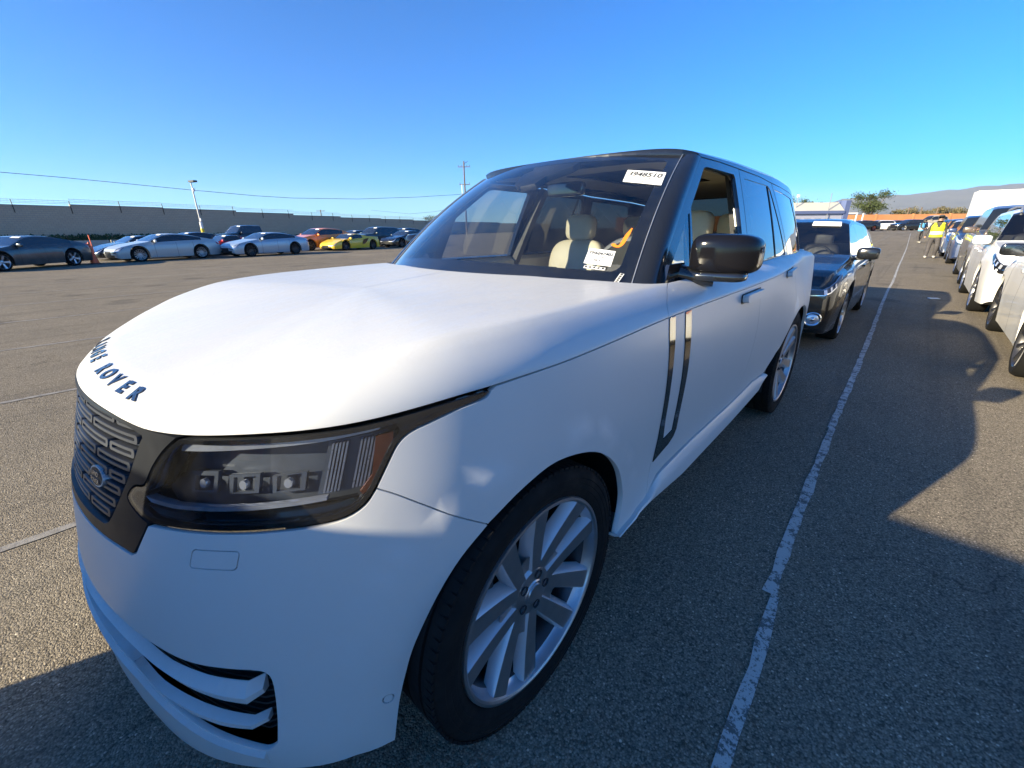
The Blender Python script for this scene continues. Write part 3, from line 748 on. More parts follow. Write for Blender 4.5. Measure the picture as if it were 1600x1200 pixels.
    for s_ in (1, -1):
        for yc in (.02, 2.955):
            mb = MB(); n = 28
            rr = .495; V = []; F = []
            for i in range(n+1):
                a = R(-6)+R(196)*i/n
                xo = float(np.interp(yc+rr*math.cos(a), [-.6, -.45, -.3, -.1, .2], [.79, .845, .90, .945, .955]))
                prof = [(s_*xo, rr), (s_*(xo-.03), rr+.005), (s_*.55, rr), (s_*.55, .05)]
                for x, r in prof: V.append((x, yc+r*math.cos(a), .39+r*math.sin(a)))
            for i in range(n):
                for q in range(3): F.append((i*4+q, (i+1)*4+q, (i+1)*4+q+1, i*4+q+1))
            raw('wheel_well', V, F, 'black_trim', t)
    MB().box((0, 1.75, .33), (1.5, 4.2, .08)).build('underbody', 'dark_void', t)
    # ---- headlights
    for s_ in (1, -1):
        lp = S(*HB[4:9], n=3)[1:]
        lamp = [(.660, -.006)]+[(a, b-.005) for a, b in S((.8, -.002), (1.03, -.003), (1.2, -.003), (1.345, -.003), n=3)]+S(*LAMP_OUT, n=3)[::-1][1:]+S(*LAMP_BOT, n=3)[::-1][1:]+S(*LAMP_IN, n=3)[::-1][1:-1]
        f = (lambda P: P) if s_ > 0 else mir
        hl = panel('headlight', bodyw, f(lamp), 'lamp_glass', t, st=.03, thick=0, gap=.003)
        panel('lamp_housing', bodyw, f(lamp), 'lamp_housing', hl, st=.05, thick=-.075, off=-.08, gap=.004)
        rim_o = offset_poly(lamp, .004); rim_i = offset_poly(lamp, .013)
        panel('lamp_bezel', bodyw, f(rim_o), 'black_gloss', hl, st=.05, thick=.05, off=-.003, gap=0, holes=[f(rim_i)])
        tail = [(1.125, -.012), (1.33, -.010), (1.335, -.018), (1.27, -.027), (1.18, -.037), (1.14, -.048)]
        panel('lamp_tail', bodyw, f(tail), 'black_gloss', hl, st=.04, thick=.01, off=-.006, gap=0)
        # upper light band, two-step brow
        band = [(.65, -.014), (.80, -.012), (1.0, -.013), (1.10, -.014), (1.095, -.028), (1.0, -.030), (.8, -.034), (.64, -.038)]
        panel('light_band', bodyw, f(band), 'lamp_reflector', hl, st=.03, thick=.02, off=-.016, gap=0)
        # vertical ribbed light pieces
        for k in (0, 1, 2, 3, 4, 8, 9, 10, 11, 12, 13):
            a = .965+k*.0075; 
            panel('light_rib', bodyw, f([(a+.030, -.040), (a+.034, -.040), (a+.002, -.135), (a-.002, -.135)]), 'grille_rib', hl, st=.05, thick=.012, off=-.020, gap=0)
        panel('rib_carrier', bodyw, f([(.985, -.036), (1.112, -.036), (1.085, -.085), (1.062, -.128), (1.03, -.142), (.945, -.142)]), 'lamp_housing', hl, st=.04, thick=.01, off=-.034, gap=0)
        panel('amber_reflector', bodyw, f([(1.085, -.040), (1.122, -.038), (1.118, -.062), (1.095, -.098), (1.072, -.134), (1.045, -.150), (1.04, -.142), (1.068, -.115)]), 'amber_lens', hl, st=.03, thick=.012, off=-.012, gap=0)
        # low bar and projector row
        bar = [(.52, -.160), (.60, -.163), (.80, -.158), (.97, -.150), (.97, -.144), (.80, -.151), (.60, -.155), (.50, -.150)]
        panel('low_light_bar', bodyw, f(bar), 'lamp_reflector', hl, st=.04, thick=.02, off=-.018, gap=0)
        for k in range(3):
            a = .60+k*.115
            panel('projector_frame', bodyw, f([(a, -.095-.004*k), (a+.085, -.092-.004*k), (a+.075, -.138), (a-.004, -.140)]), 'lamp_housing', hl, st=.05, thick=.010, off=-.058, gap=0, holes=[f([(a+.012, -.104), (a+.072, -.102), (a+.064, -.134), (a+.006, -.137)])])
            cc = [(a+.038+.010*math.cos(q), -.120+.010*math.sin(q)) for q in np.linspace(0, 2*math.pi, 14, endpoint=False)]
            panel('projector_lens', bodyw, f(cc), 'lamp_reflector', hl, st=.02, thick=.01, off=-.055, gap=0)
        lowb = [(.50, -.168), (.62, -.172), (.66, -.190), (.53, -.186)]
        panel('lamp_corner_block', bodyw, f(lowb), 'grille_silver', hl, st=.04, thick=.02, off=-.02, gap=0)
        panel('lamp_floor', bodyw, f([(.67, -.165), (.96, -.160), (1.03, -.160), (1.0, -.184), (.88, -.190), (.68, -.192)]), 'black_gloss', hl, st=.04, thick=.02, off=-.03, gap=0)
    # ---- greenhouse
    gm = lambda y, z: gside(y, z)*np.array([-1, 1, 1])
    K = 'black_metallic'
    o1 = [(.800, 1.200), (.924, 1.321), (1.135, 1.488), (1.30, 1.605), (1.446, 1.700), (1.70, 1.702), (1.994, 1.696), (1.93, 1.371), (1.915, 1.195)]
    h1 = [(1.125, 1.218), (1.815, 1.212), (1.842, 1.372), (1.895, 1.645), (1.885, 1.660), (1.50, 1.664), (1.455, 1.655), (1.215, 1.485), (1.205, 1.470)]
    h2 = [(.900, 1.222), (1.098, 1.218), (1.182, 1.455), (1.165, 1.452), (.905, 1.245)]
    o2 = [(1.920, 1.195), (1.935, 1.371), (1.999, 1.695), (2.423, 1.686), (2.690, 1.668), (2.72, 1.60), (2.865, 1.24), (2.87, 1.195)]
    h3 = [(2.015, 1.214), (2.028, 1.363), (2.052, 1.640), (2.07, 1.652), (2.58, 1.643), (2.625, 1.62), (2.79, 1.24), (2.79, 1.216)]
    o3 = [(2.875, 1.195), (2.870, 1.24), (2.727, 1.60), (2.697, 1.667), (3.05, 1.655), (3.4, 1.64), (3.75, 1.61), (3.93, 1.40), (4.0, 1.195)]
    h4 = [(2.905, 1.216), (2.90, 1.24), (2.765, 1.59), (2.755, 1.630), (3.05, 1.620), (3.40, 1.60), (3.52, 1.40), (3.60, 1.216)]
    rail = [(1.446, 1.704), (1.70, 1.706), (1.997, 1.700), (2.423, 1.690), (2.693, 1.672), (3.05, 1.659), (3.4, 1.644), (3.75, 1.614), (3.92, 1.60), (3.95, 1.640), (3.4, 1.690), (2.9, 1.710), (2.0, 1.722), (1.6, 1.720), (1.42, 1.716)]
    for fn, flip in ((gside, False), (gm, True)):
        panel('door_frame', fn, o1, K, t, st=.08, thick=.03, holes=[h1, h2], gap=.001, flip=flip)
        panel('quarter_light', fn, h2, 'privacy_glass' if flip else 'side_glass', t, st=.1, thick=0, off=-.004, gap=-.003, flip=flip)
        panel('door_frame', fn, o2, K, t, st=.08, thick=.03, holes=[h3], gap=.0015, flip=flip)
        panel('side_window', fn, h3, 'privacy_glass', t, st=.1, thick=0, off=-.003, gap=-.003, flip=flip)
        panel('window_divider', fn, [(2.50, 1.216), (2.515, 1.216), (2.575, 1.643), (2.56, 1.643)], 'black_trim', t, st=.1, thick=.008, off=.001, gap=0, flip=flip)
        panel('rear_pillar', fn, o3, K, t, st=.08, thick=.03, holes=[h4], gap=.0015, flip=flip)
        panel('side_window', fn, h4, 'privacy_glass', t, st=.1, thick=0, off=-.003, gap=-.003, flip=flip)
        panel('roof_rail', fn, rail, K, t, st=.08, thick=.02, gap=.0008, flip=flip)
    panel('side_window', gm, h1, 'side_glass', t, st=.1, thick=0, off=-.004, gap=-.003, flip=True)
    # A pillars: between windscreen edge and door frame
    ay = [.800, .924, 1.135, 1.30, 1.446]; az = [1.200, 1.321, 1.488, 1.605, 1.702]
    for s_ in (1, -1):
        V = []; F = []; n = 24; k = 7
        for i in range(n+1):
            q = i/n; ws = wshield(np.array([1.]), np.array([q]))[0]
            zz = 1.200+(1.702-1.200)*q; gs = gside(np.array([np.interp(zz, az, ay)]), np.array([zz]))[0]
            for j in range(k):
                r = j/(k-1); P = ws*(1-r)+gs*r; bul = .022*4*r*(1-r); P = P+np.array([.75, -.55, .25])*bul*(1+.4*(1-q))
                V.append((P[0]*s_, P[1], P[2]))
        for i in range(n):
            for j in range(k-1): F.append((i*k+j, i*k+j+1, (i+1)*k+j+1, (i+1)*k+j) if s_ > 0 else (i*k+j, (i+1)*k+j, (i+1)*k+j+1, i*k+j+1))
        raw('windscreen_pillar', V, F, K, t)
        MB().tube([Vector((s_*1.003*p_[0], p_[1]-.002, p_[2]+.002)) for p_ in [wshield(np.array([1.]), np.array([q]))[0] for q in np.linspace(0, 1, 20)]], .0022, 5).build('windscreen_seal', 'galvanised', t)
        # inner pillar trims
        MB().tube([wshield(np.array([.965*s_]), np.array([q]))[0]+np.array([0, .03, -.02]) for q in np.linspace(.03, .97, 12)], .022, 8).build('pillar_trim', 'dark_leather', t)
        MB().tube([(s_*(float(gside(np.array([1.93]), np.array([z]))[0][0])-.05), 1.88+.16*(z-1.2)/.5, z) for z in (1.1, 1.2, 1.35, 1.5, 1.68)], .04, 6).build('centre_pillar_trim', 'dark_leather', t)
    ws = panel('windscreen', wshield, [(-1, 0), (1, 0), (1, 1), (-1, 1)], 'windscreen_glass', t, st=.07, thick=0, gap=.001)
    hole = rrect(-.925, .085, .935, .945, .05, 4)
    panel('windscreen_edge_band', wshield, [(-.998, .001), (.998, .001), (.998, .999), (-.998, .999)], 'black_gloss', ws, st=.08, thick=0, off=-.004, gap=0, holes=[hole])
    panel('camera_housing', wshield, [(-.14, .95), (-.10, .90), (-.16, .86), (-.12, .74), (-.02, .70), (.10, .72), (.13, .80), (.28, .90), (.30, .95)], 'black_trim', ws, st=.05, thick=.03, off=-.008, gap=0)
    # paper tags on the glass
    def onws(a0, b0, sa, sb, rot_=0., off=.002):
        c_, s2 = math.cos(rot_), math.sin(rot_)
        def fn(x, y, h):
            X = x*c_-y*s2; Y = x*s2+y*c_
            a = a0+X/.70; b = b0+Y/.86
            P = wshield(np.array([a]), np.array([b]))[0]; N = normal(wshield, np.array([a]), np.array([b]))[0]; return Vector(P+N*(off+h))
        return fn
    def tagpaper(pts, parent): return panel('paper_tag', wshield, pts, 'paper', parent, st=.03, thick=.0006, off=.0015, gap=0)
    t1 = tagpaper([(.749, .699), (.970, .676), (.963, .796), (.731, .814)], ws)
    text_mesh('tag_number', '3948510', 'ink', t1, onws(.850, .748, 1, 1, -.10), size=.048, sx=.84, bold=.0008, off=.001)
    for k, s_ in enumerate(('1  TMAX 38', 'BIN 2028 7', 'LANE 4')): text_mesh('tag_print', s_, 'ink', t1, onws(.850, .728-.015*k, 1, 1, -.10), size=.013, off=.001)
    t2 = tagpaper([(.772, .118), (.894, .110), (.891, .197), (.768, .205)], ws)
    text_mesh('tag_number', 'TPA047402', 'ink', t2, onws(.831, .168, 1, 1, -.055), size=.0205, sx=.80, bold=.0004, off=.001)
    for k, s_ in enumerate(('1  510 202  1', 'S 88 8 31')): text_mesh('tag_print', s_, 'ink', t2, onws(.831, .150-.018*k, 1, 1, -.055), size=.013, off=.001)
    for (a0, b0, rr, ww, hh) in ((.828, .096, -.06, .066, .012), (.945, .052, 1.35, .045, .012)):
        pl = [(a0+(x*math.cos(rr)-y*math.sin(rr))/.70, b0+(x*math.sin(rr)+y*math.cos(rr))/.86) for x, y in ((-ww/2, -hh/2), (ww/2, -hh/2), (ww/2, hh/2), (-ww/2, hh/2))]
        b_ = panel('small_label', wshield, pl, 'paper', ws, st=.03, thick=.0005, off=.0015, gap=0)
        for k in range(5):
            x = -ww/2+ww*(k+.5)/5; q = [(x-.004, -hh*.3), (x+.003, -hh*.3), (x+.003, hh*.32), (x-.004, hh*.32)]
            panel('label_mark', wshield, [(a0+(x_*math.cos(rr)-y_*math.sin(rr))/.70, b0+(x_*math.sin(rr)+y_*math.cos(rr))/.86) for x_, y_ in q], 'ink', b_, st=.03, thick=0, off=.0026, gap=0)
    hk = S((.862, .240), (.885, .226), (.903, .236), (.912, .290), (.922, .345), n=5); wd = [.004, .006, .006, .0055, .005, .005, .005, .005, .005, .005, .005, .0055, .006, .006, .006, .006, .006, .005, .004, .003, .002]
    L = []; Rr = []
    for i, q in enumerate(hk):
        a = hk[min(i+1, len(hk)-1)]; b = hk[max(i-1, 0)]; dx, dy = (a[0]-b[0])*.7, (a[1]-b[1])*.86; l = math.hypot(dx, dy)
        w_ = wd[min(i, len(wd)-1)]*1.1; L.append((q[0]-dy/l*w_/.7, q[1]+dx/l*w_/.86)); Rr.append((q[0]+dy/l*w_/.7, q[1]-dx/l*w_/.86))
    panel('crayon_mark', wshield, L+Rr[::-1], 'orange_crayon', ws, st=.03, thick=0, off=.0018, gap=0)
    # roof, its front header, lining
    rx = lambda y: float(gside(np.array([y]), np.array([np.interp(y, [1.2, 2.0, 2.9, 3.4, 3.95], [1.716, 1.722, 1.71, 1.69, 1.64])]))[0][0])
    fr_ = [(a*.651*1.0, 1.255+.133*abs(a)**2.2) for a in np.linspace(-1, 1, 21)]
    wy = [1.47, 1.6, 1.9, 2.3, 2.8, 3.2, 3.6, 3.95]
    ro = fr_+[(rx(y)*1.0, y) for y in wy]+[(-rx(y), y) for y in wy[::-1]]
    panel('roof', roof, ro, K, t, st=.07, thick=.03, gap=.001)
    panel('roof_glass', roof, rrect(-.50, 1.50, .50, 3.1, .08), 'black_gloss', t, st=.09, thick=0, off=.003, gap=0)
    panel('roof_lining', roof, rrect(-.60, 1.36, .60, 3.8, .1), 'headliner', t, st=.12, thick=0, off=-.055, gap=0, holes=[rrect(-.30, 1.75, .30, 2.8, .06)])
    panel('sunroof_blind', roof, rrect(-.34, 1.7, .34, 2.85, .06), 'dark_leather', t, st=.12, thick=0, off=-.035, gap=0)
    # tail: rear window and closing panel
    V = []; F = []
    for i, z in enumerate((1.195, 1.30, 1.45, 1.60, 1.66)):
        for j in range(13):
            a = -1+j/6; yb = 4.0-(z-1.195)*.35; x = float(gside(np.array([3.95]), np.array([z]))[0][0]); V.append((a*x, yb+.06*(1-a*a), z))
    for i in range(4):
        for j in range(12): F.append((i*13+j, i*13+j+1, (i+1)*13+j+1, (i+1)*13+j))
    raw('rear_window', V, F, 'privacy_glass', t)
    MB().box((0, 3.95, 1.19), (1.5, .3, .02)).build('tail_shelf', 'satin_white_paint', t)
    # ---- interior
    V = []; F = []
    prof = [(.60, 1.145), (.85, 1.165), (1.02, 1.150), (1.10, 1.115), (1.14, 1.06), (1.15, .80), (1.1, .5)]
    xs = np.linspace(-.80, .80, 25)
    for x in xs:
        for y, z in prof: V.append((x, y+.10*abs(x/.8)**3, z+.018*math.exp(-((x-.38)/.18)**2)-.012*abs(x/.8)**2))
    for i in range(24):
        for j in range(len(prof)-1): F.append((i*7+j, (i+1)*7+j, (i+1)*7+j+1, i*7+j+1))
    d = raw('dashboard', V, F, 'dash_grey', t)
    for x, z in ((-.26, .3), (.12, .3)): MB().tube([(x, y, zz+.002) for y, zz in ((.62, 1.147), (.85, 1.168), (1.02, 1.153), (1.10, 1.118))], .002, 5).build('dash_seam', 'dark_void', d)
    MB().box((-.45, .90, 1.168), (.50, .10, .012)).build('dash_vent', 'black_trim', d)
    MB().prism(rrect(-.20, 0, .16, .13, .015), 'y', 1.10, 1.12).build('centre_screen', 'black_gloss', t).location = (0, 0, 1.08)
    cushion('instrument_hood', (.40, 1.06, 1.17), (.40, .20, .07), 'dark_leather', t)
    MB().box((0, 2.6, .48), (1.5, 3.0, .04)).build('cabin_floor', 'dark_leather', t)
    MB().box((0, 1.75, .72), (.26, 1.3, .40)).build('centre_console', 'dark_leather', t)
    for s_ in (1, -1):
        V = []; F = []
        for i, y in enumerate(np.linspace(.9, 3.5, 14)):
            for z, o in ((1.20, .015), (1.17, .06), (.95, .09), (.50, .09)): V.append((s_*(float(XB(y))-o), y, z))
        for i in range(13):
            for j in range(3): F.append((i*4+j, (i+1)*4+j, (i+1)*4+j+1, i*4+j+1))
        raw('door_card', V, F, 'cream_leather', t)
    for x, y, nm in ((.43, 2.15, 'front'), (-.42, 2.12, 'front'), (.42, 3.02, 'rear'), (-.42, 3.02, 'rear')):
        st = bpy.data.objects.new('seat', None); C.objects.link(st); st.parent = t; st.location = (x, y, 0)
        cushion('seat_base', (0, -.28, .74), (.52, .56, .16), 'cream_leather', st, e=.5)
        cushion('backrest', (0, .02, 1.02), (.50, .16, .60), 'cream_leather', st, tilt=-.16, e=.5, bend=-.03)
        cushion('headrest', (0, .05, 1.405), (.245, .12, .19), 'cream_leather', st, tilt=-.08, e=.55)
        cushion('headrest_back', (0, .075, 1.405), (.235, .10, .18), 'dark_leather', st, tilt=-.08, e=.55)
        MB().tube([(-.07, .06, 1.26), (-.07, .06, 1.36)], .008, 6).tube([(.07, .06, 1.26), (.07, .06, 1.36)], .008, 6).build('headrest_post', 'chrome', st)
    cushion('rear_seat_middle', (0, 3.04, .98), (.30, .16, .55), 'cream_leather', t, tilt=-.16)
    # steering wheel
    V = []; F = []; n, k = 40, 8; cx, cy, cz = .385, 1.40, 1.175
    for i in range(n):
        a = 2*math.pi*i/n
        for j in range(k):
            b = 2*math.pi*j/k; r = .185+.014*math.cos(b); x, y, z = r*math.cos(a), .014*math.sin(b), r*math.sin(a)
            V.append((cx+x, cy+y*math.cos(.4)-z*math.sin(-.4)*1.0, cz+z*math.cos(.4)+y*math.sin(.4)))
    for i in range(n):
        for j in range(k): F.append((i*k+j, ((i+1) % n)*k+j, ((i+1) % n)*k+(j+1) % k, i*k+(j+1) % k))
    sw = raw('steering_wheel', V, F, 'dash_grey', t, angle=180)
    MB().box((cx, cy-.01, cz-.01), (.16, .04, .09), 0, -.4).box((cx, cy, cz-.01), (.34, .015, .03), 0, -.4).build('wheel_boss', 'dark_leather', sw)
    # rear-view mirror
    cushion('rear_view_mirror', (.02, 1.36, 1.605), (.25, .04, .075), 'black_gloss', t, e=.35)
    # ---- door mirrors
    for s_ in (1, -1):
        V, F = superell((0, 0, 0), (.232, .15, .165), .48, .50, 40, 24)
        V2 = []
        for x, y, z in V:
            k = x/.116; zz = z*(1-.10*k) if z > 0 else z*(.78+.10*k); 
            yy = y*(1+.0*k) if y < 0 else y*.55
            V2.append((s_*(1.005+x), 1.055+yy+.05*max(0, k)**2+.012*k, 1.295+zz+.004*k))
        mh = raw('door_mirror', V2, F if s_ > 0 else [f[::-1] for f in F], 'mirror_black', t, angle=180)
        g_ = superell((0, 0, 0), (.195, .01, .12), .4, .4, 24, 10); raw('mirror_glass', [(s_*(1.010+x), 1.107+y+.03*max(0, x/.14)**2, 1.287+z) for x, y, z in g_[0]], g_[1] if s_ > 0 else [f[::-1] for f in g_[1]], 'chrome', mh)
        V3, F3 = superell((0, 0, 0), (.21, .125, .04), .5, .5, 24, 10)
        raw('mirror_base', [(s_*(.99+x), 1.05+y*(1-.3*x/.13), 1.222+z+.0*x) for x, y, z in V3], F3 if s_ > 0 else [f[::-1] for f in F3], 'black_gloss', mh, angle=180)
        MB().tube([(s_*.855, .985, 1.225), (s_*.90, 1.01, 1.215), (s_*.98, 1.04, 1.215)], [.045, .038, .035], 10).build('mirror_arm', 'black_gloss', mh)
        MB().box((s_*.868, .93, 1.235), (.02, .20, .07), 0, 0, .7).build('mirror_foot', 'black_gloss', mh)
    # ---- wheels
    big_wheel(t, (1, 0.0), .0224); big_wheel(t, (1, 2.985), 0.); big_wheel(t, (-1, 0.0), .0224); big_wheel(t, (-1, 2.985), 0.)
    return t

_wheel_cache = {}
def wheel_meshes():
    if _wheel_cache: return _wheel_cache
    Rt = .400; Rr = .304
    # tyre (outer face at x=0, inward is -x)
    prof = [(-.245, Rr-.015), (-.262, .335), (-.270, .365), (-.262, .388), (-.245, .396)]
    for g0 in (-.205, -.150, -.095, -.040): prof += [(g0-.006, Rt-.0005), (g0-.005, Rt-.009), (g0+.005, Rt-.009), (g0+.006, Rt-.0005)]
    prof += [(-.018, Rt-.002), (-.002, .390), (.006, .378), (.0105, .366), (.0085, .364), (.0100, .356), (.0100, .350), (.0082, .3485), (.0092, .344), (.0080, .333), (.0062, .3315), (.0060, .326), (.004, .322), (.000, .312), (-.004, Rr+.002), (-.018, Rr-.012)]
    V, F = lathe_x(prof, 96); _wheel_cache['tyre'] = (V, F, 'rubber', 30)
    # fine shoulder blocks
    mb = MB()
    for i in range(96):
        a = 2*math.pi*i/96; ca, sa = math.cos(a), math.sin(a)
        for x0, x1 in ((-.036, .000), (-.262, -.222)):
            q = MB().box((0, 0, 0), (x1-x0, .020, .008)); M = Matrix.Rotation(a, 3, 'X')
            mb.add([M @ Vector((v[0]+(x0+x1)/2, v[1], v[2]+Rt-.0052)) for v in q.v], q.f)
    _wheel_cache['tread_block'] = (mb.v, mb.f, 'rubber', 30)
    # rim lip and barrel
    prof = [(-.034, .277), (-.030, .281), (-.020, .2870), (-.008, .2880), (.000, .2905), (.004, .296), (.003, Rr), (-.006, Rr+.002)]
    V, F = lathe_x(prof, 96); _wheel_cache['rim'] = (V, F, 'rim_machined', 30)
    V, F = lathe_x([(-.245, .30), (-.24, .27), (-.10, .262), (-.055, .266), (-.034, .277)], 64); _wheel_cache['rim_barrel'] = (V, F, 'rim_dark', 60)
    # spokes: five pairs of broad flat blades
    mb = MB(); sil = []
    def blade(a0, off, lean):
        # local frame: radial r, tangential s
        pts = []
        r0, r1 = .050, .291
        w0, w1 = .019, .031
        def P(r, s):
            k = (r-r0)/(r1-r0); s = s+off+lean*k
            return (r*math.cos(a0)-s*math.sin(a0), r*math.sin(a0)+s*math.cos(a0))
        rs = np.linspace(r0, r1, 9)
        ring = []
        def xf(r): return -.034+.030*((r-r0)/(r1-r0))**1.5
        V = []; F = []
        for r in rs:
            k = (r-r0)/(r1-r0); w = w0+(w1-w0)*k
            for s, dx in ((-w-.013, -.050), (-w-.0065, -.012), (-w, 0), (w, 0), (w+.0065, -.012), (w+.013, -.050)):
                y, z = P(r, s); V.append((xf(r)+dx*(1-.35*k), y, z))
        for i in range(8):
            for j in range(5): F.append((i*6+j, (i+1)*6+j, (i+1)*6+j+1, i*6+j+1))
        return V, F
    for q in range(5):
        a0 = math.radians(90+72*q+6)
        for sg in (-1, 1):
            V, F = blade(a0, sg*.030, sg*.045)
            mb.add(V, F); sil += [j % 5 != 2 for j in range(len(F))]
        # web between the pair near the hub
        V = []; F = []
        for r in (.05, .10, .135):
            for s in (-.03, -.01, .01, .03):
                y, z = r*math.cos(a0)-s*math.sin(a0), r*math.sin(a0)+s*math.cos(a0); V.append((-.036-.012*(1-abs(s)/.03)+.006*(r-.05)/.08, y, z))
        for i in range(2):
            for j in range(3): F.append((i*4+j, (i+1)*4+j, (i+1)*4+j+1, i*4+j+1))
        mb.add(V, F); sil += [False]*len(F)
    _wheel_cache['spokes'] = (mb.v, mb.f, 'rim_machined', 28)
    V, F = lathe_x([(-.10, .095), (-.045, .085), (-.033, .072), (-.030, .040), (-.026, .036), (-.026, .030), (-.022, .028), (-.021, .0)], 48); _wheel_cache['hub'] = (V, F, 'rim_machined', 28)
    mb = MB()
    for q in range(5):
        a = math.radians(54+72*q+6); y, z = .056*math.cos(a), .056*math.sin(a)
        V, F = lathe_x([(-.0285, .0145), (-.0265, .0145), (-.0265, .012), (-.034, .011), (-.034, 0)], 14); mb.add([(v[0], v[1]+y, v[2]+z) for v in V], F)
    _wheel_cache['wheel_nut'] = (mb.v, mb.f, 'rim_dark', 28)
    V, F = lathe_x([(-.11, .20), (-.085, .20), (-.085, .09), (-.075, .085), (-.07, 0)], 64); _wheel_cache['brake_disc'] = (V, F, 'brake_metal', 28)
    V, F = superell((-.10, -.155, .06), (.07, .10, .22), .4, .4, 16, 10); _wheel_cache['brake_caliper'] = (V, F, 'rim_dark', 60)
    out = {}
    for k, (V, F, m, an) in list(_wheel_cache.items()):
        me = bpy.data.meshes.new(k); me.from_pydata([tuple(map(float, v)) for v in V], [], F); me.update(); me.shade_smooth(); me.set_sharp_from_angle(angle=R(an)); me.materials.append(MATS[m]); _wheel_cache[k] = me
        if k == 'spokes':
            me.materials.append(MATS['rim_facet_lit'])
            for i, q in enumerate(sil): me.polygons[i].material_index = int(q)  # side facets take the lighter tone for the sky they catch
    return _wheel_cache
def big_wheel(t, side, steer):
    W = wheel_meshes(); s, y = side
    w = bpy.data.objects.new('wheel', None); C.objects.link(w); w.parent = t
    w.location = (s*.85, y, .3985); w.rotation_euler = (0, 0, steer+(math.pi if s < 0 else 0))
    spin = .35 if y else .12
    for k, me in W.items():
        o = bpy.data.objects.new(k, me); C.objects.link(o); o.parent = w; o.location = (.125, 0, 0); o.rotation_euler = (spin, 0, 0)
        if k == 'tread_block': o['kind'] = 'stuff'
# =====================================================================  other cars
def lerp_tab(tab, t): return float(np.interp(t, [q[0] for q in tab], [q[1] for q in tab]))
TYPES = dict(
 coupe=dict(L=4.96, W=1.94, H=1.38, wb=2.90, fo=.92, wr=.36, zlo=.17, zm=.5,
   top=[(0, .40), (.015, .48), (.06, .55), (.14, .62), (.24, .68), (.29, .71), (.44, .965), (.50, .995), (.55, 1), (.63, .98), (.74, .90), (.85, .80), (.93, .745), (.98, .70), (1, .60)],
   belt=[(0, .39), (.05, .53), (.12, .60), (.20, .64), (.30, .665), (.6, .70), (.85, .735), (.95, .69), (1, .58)],
   cowl=.285, hdr=.455, re=.62, rg=.86, dlo=(.31, .80), bp=(.535,), seams=(.33, .535, .70), tum=.40),
 sports=dict(L=4.55, W=1.95, H=1.20, wb=2.67, fo=1.05, wr=.345, zlo=.14, zm=.45,
   top=[(0, .34), (.02, .42), (.08, .52), (.18, .64), (.26, .69), (.30, .72), (.43, .97), (.50, 1), (.56, .98), (.64, .90), (.72, .83), (.85, .80), (.97, .77), (1, .62)],
   belt=[(0, .33), (.06, .50), (.14, .64), (.22, .67), (.35, .66), (.55, .70), (.70, .76), (.85, .78), (.96, .74), (1, .60)],
   cowl=.27, hdr=.44, re=.56, rg=.72, dlo=(.31, .60), bp=(), seams=(.34, .58), tum=.42),
 suv=dict(L=4.70, W=1.90, H=1.68, wb=2.75, fo=.92, wr=.365, zlo=.21, zm=.5,
   top=[(0, .52), (.012, .575), (.04, .61), (.10, .635), (.22, .665), (.26, .68), (.40, .955), (.46, .99), (.55, 1), (.80, .98), (.88, .95), (.94, .80), (.985, .66), (1, .52)],
   belt=[(0, .51), (.04, .59), (.12, .615), (.24, .64), (.6, .66), (.9, .68), (.97, .64), (1, .50)],
   cowl=.25, hdr=.415, re=.87, rg=.975, dlo=(.29, .90), bp=(.50, .70), seams=(.30, .50, .69), tum=.33),
 fastsuv=dict(L=5.10, W=2.00, H=1.64, wb=3.0, fo=.98, wr=.39, zlo=.20, zm=.5,
   top=[(0, .42), (.015, .50), (.05, .58), (.14, .63), (.24, .68), (.28, .70), (.42, .96), (.48, .995), (.55, 1), (.70, .97), (.80, .91), (.90, .80), (.965, .72), (.99, .64), (1, .50)],
   belt=[(0, .41), (.05, .56), (.14, .61), (.24, .65), (.55, .68), (.82, .73), (.95, .69), (1, .48)],
   cowl=.27, hdr=.43, re=.74, rg=.94, dlo=(.30, .80), bp=(.52,), seams=(.31, .52, .71), tum=.36),
 pickup=dict(L=5.85, W=2.02, H=1.95, wb=3.65, fo=.95, wr=.42, zlo=.30, zm=.52,
   top=[(0, .52), (.01, .60), (.03, .64), (.12, .665), (.22, .685), (.25, .70), (.335, .965), (.38, .99), (.45, 1), (.595, .985), (.605, .97), (.622, .70), (.63, .685), (.98, .685), (1, .66)],
   belt=[(0, .50), (.03, .62), (.2, .645), (.4, .66), (.62, .665), (.98, .665), (1, .64)],
   cowl=.245, hdr=.345, re=.60, rg=.622, dlo=(.27, .595), bp=(.43,), seams=(.275, .43, .60, .625), tum=.24),
 hatch=dict(L=4.35, W=1.82, H=1.58, wb=2.65, fo=.86, wr=.34, zlo=.19, zm=.5,
   top=[(0, .50), (.015, .57), (.05, .61), (.12, .645), (.22, .68), (.25, .70), (.41, .965), (.47, .995), (.55, 1), (.76, .96), (.88, .87), (.95, .75), (.985, .68), (1, .55)],
   belt=[(0, .49), (.05, .585), (.12, .62), (.24, .65), (.6, .68), (.9, .71), (.97, .66), (1, .53)],
   cowl=.24, hdr=.425, re=.83, rg=.955, dlo=(.28, .86), bp=(.50, .70), seams=(.29, .50, .69), tum=.34))
WPLAN = [(0, .76), (.008, .82), (.025, .885), (.06, .94), (.12, .98), (.2, 1), (.8, 1), (.90, .985), (.95, .955), (.985, .88), (1, .80)]
WPLAN2 = [(0, .85), (.008, .895), (.025, .94), (.06, .972), (.12, .99)]+WPLAN[5:]
PAINTS = {}
def get_paint(name, col, **k):
    if name not in PAINTS: PAINTS[name] = paint(name, col, **k)
    return name
_cw = {}
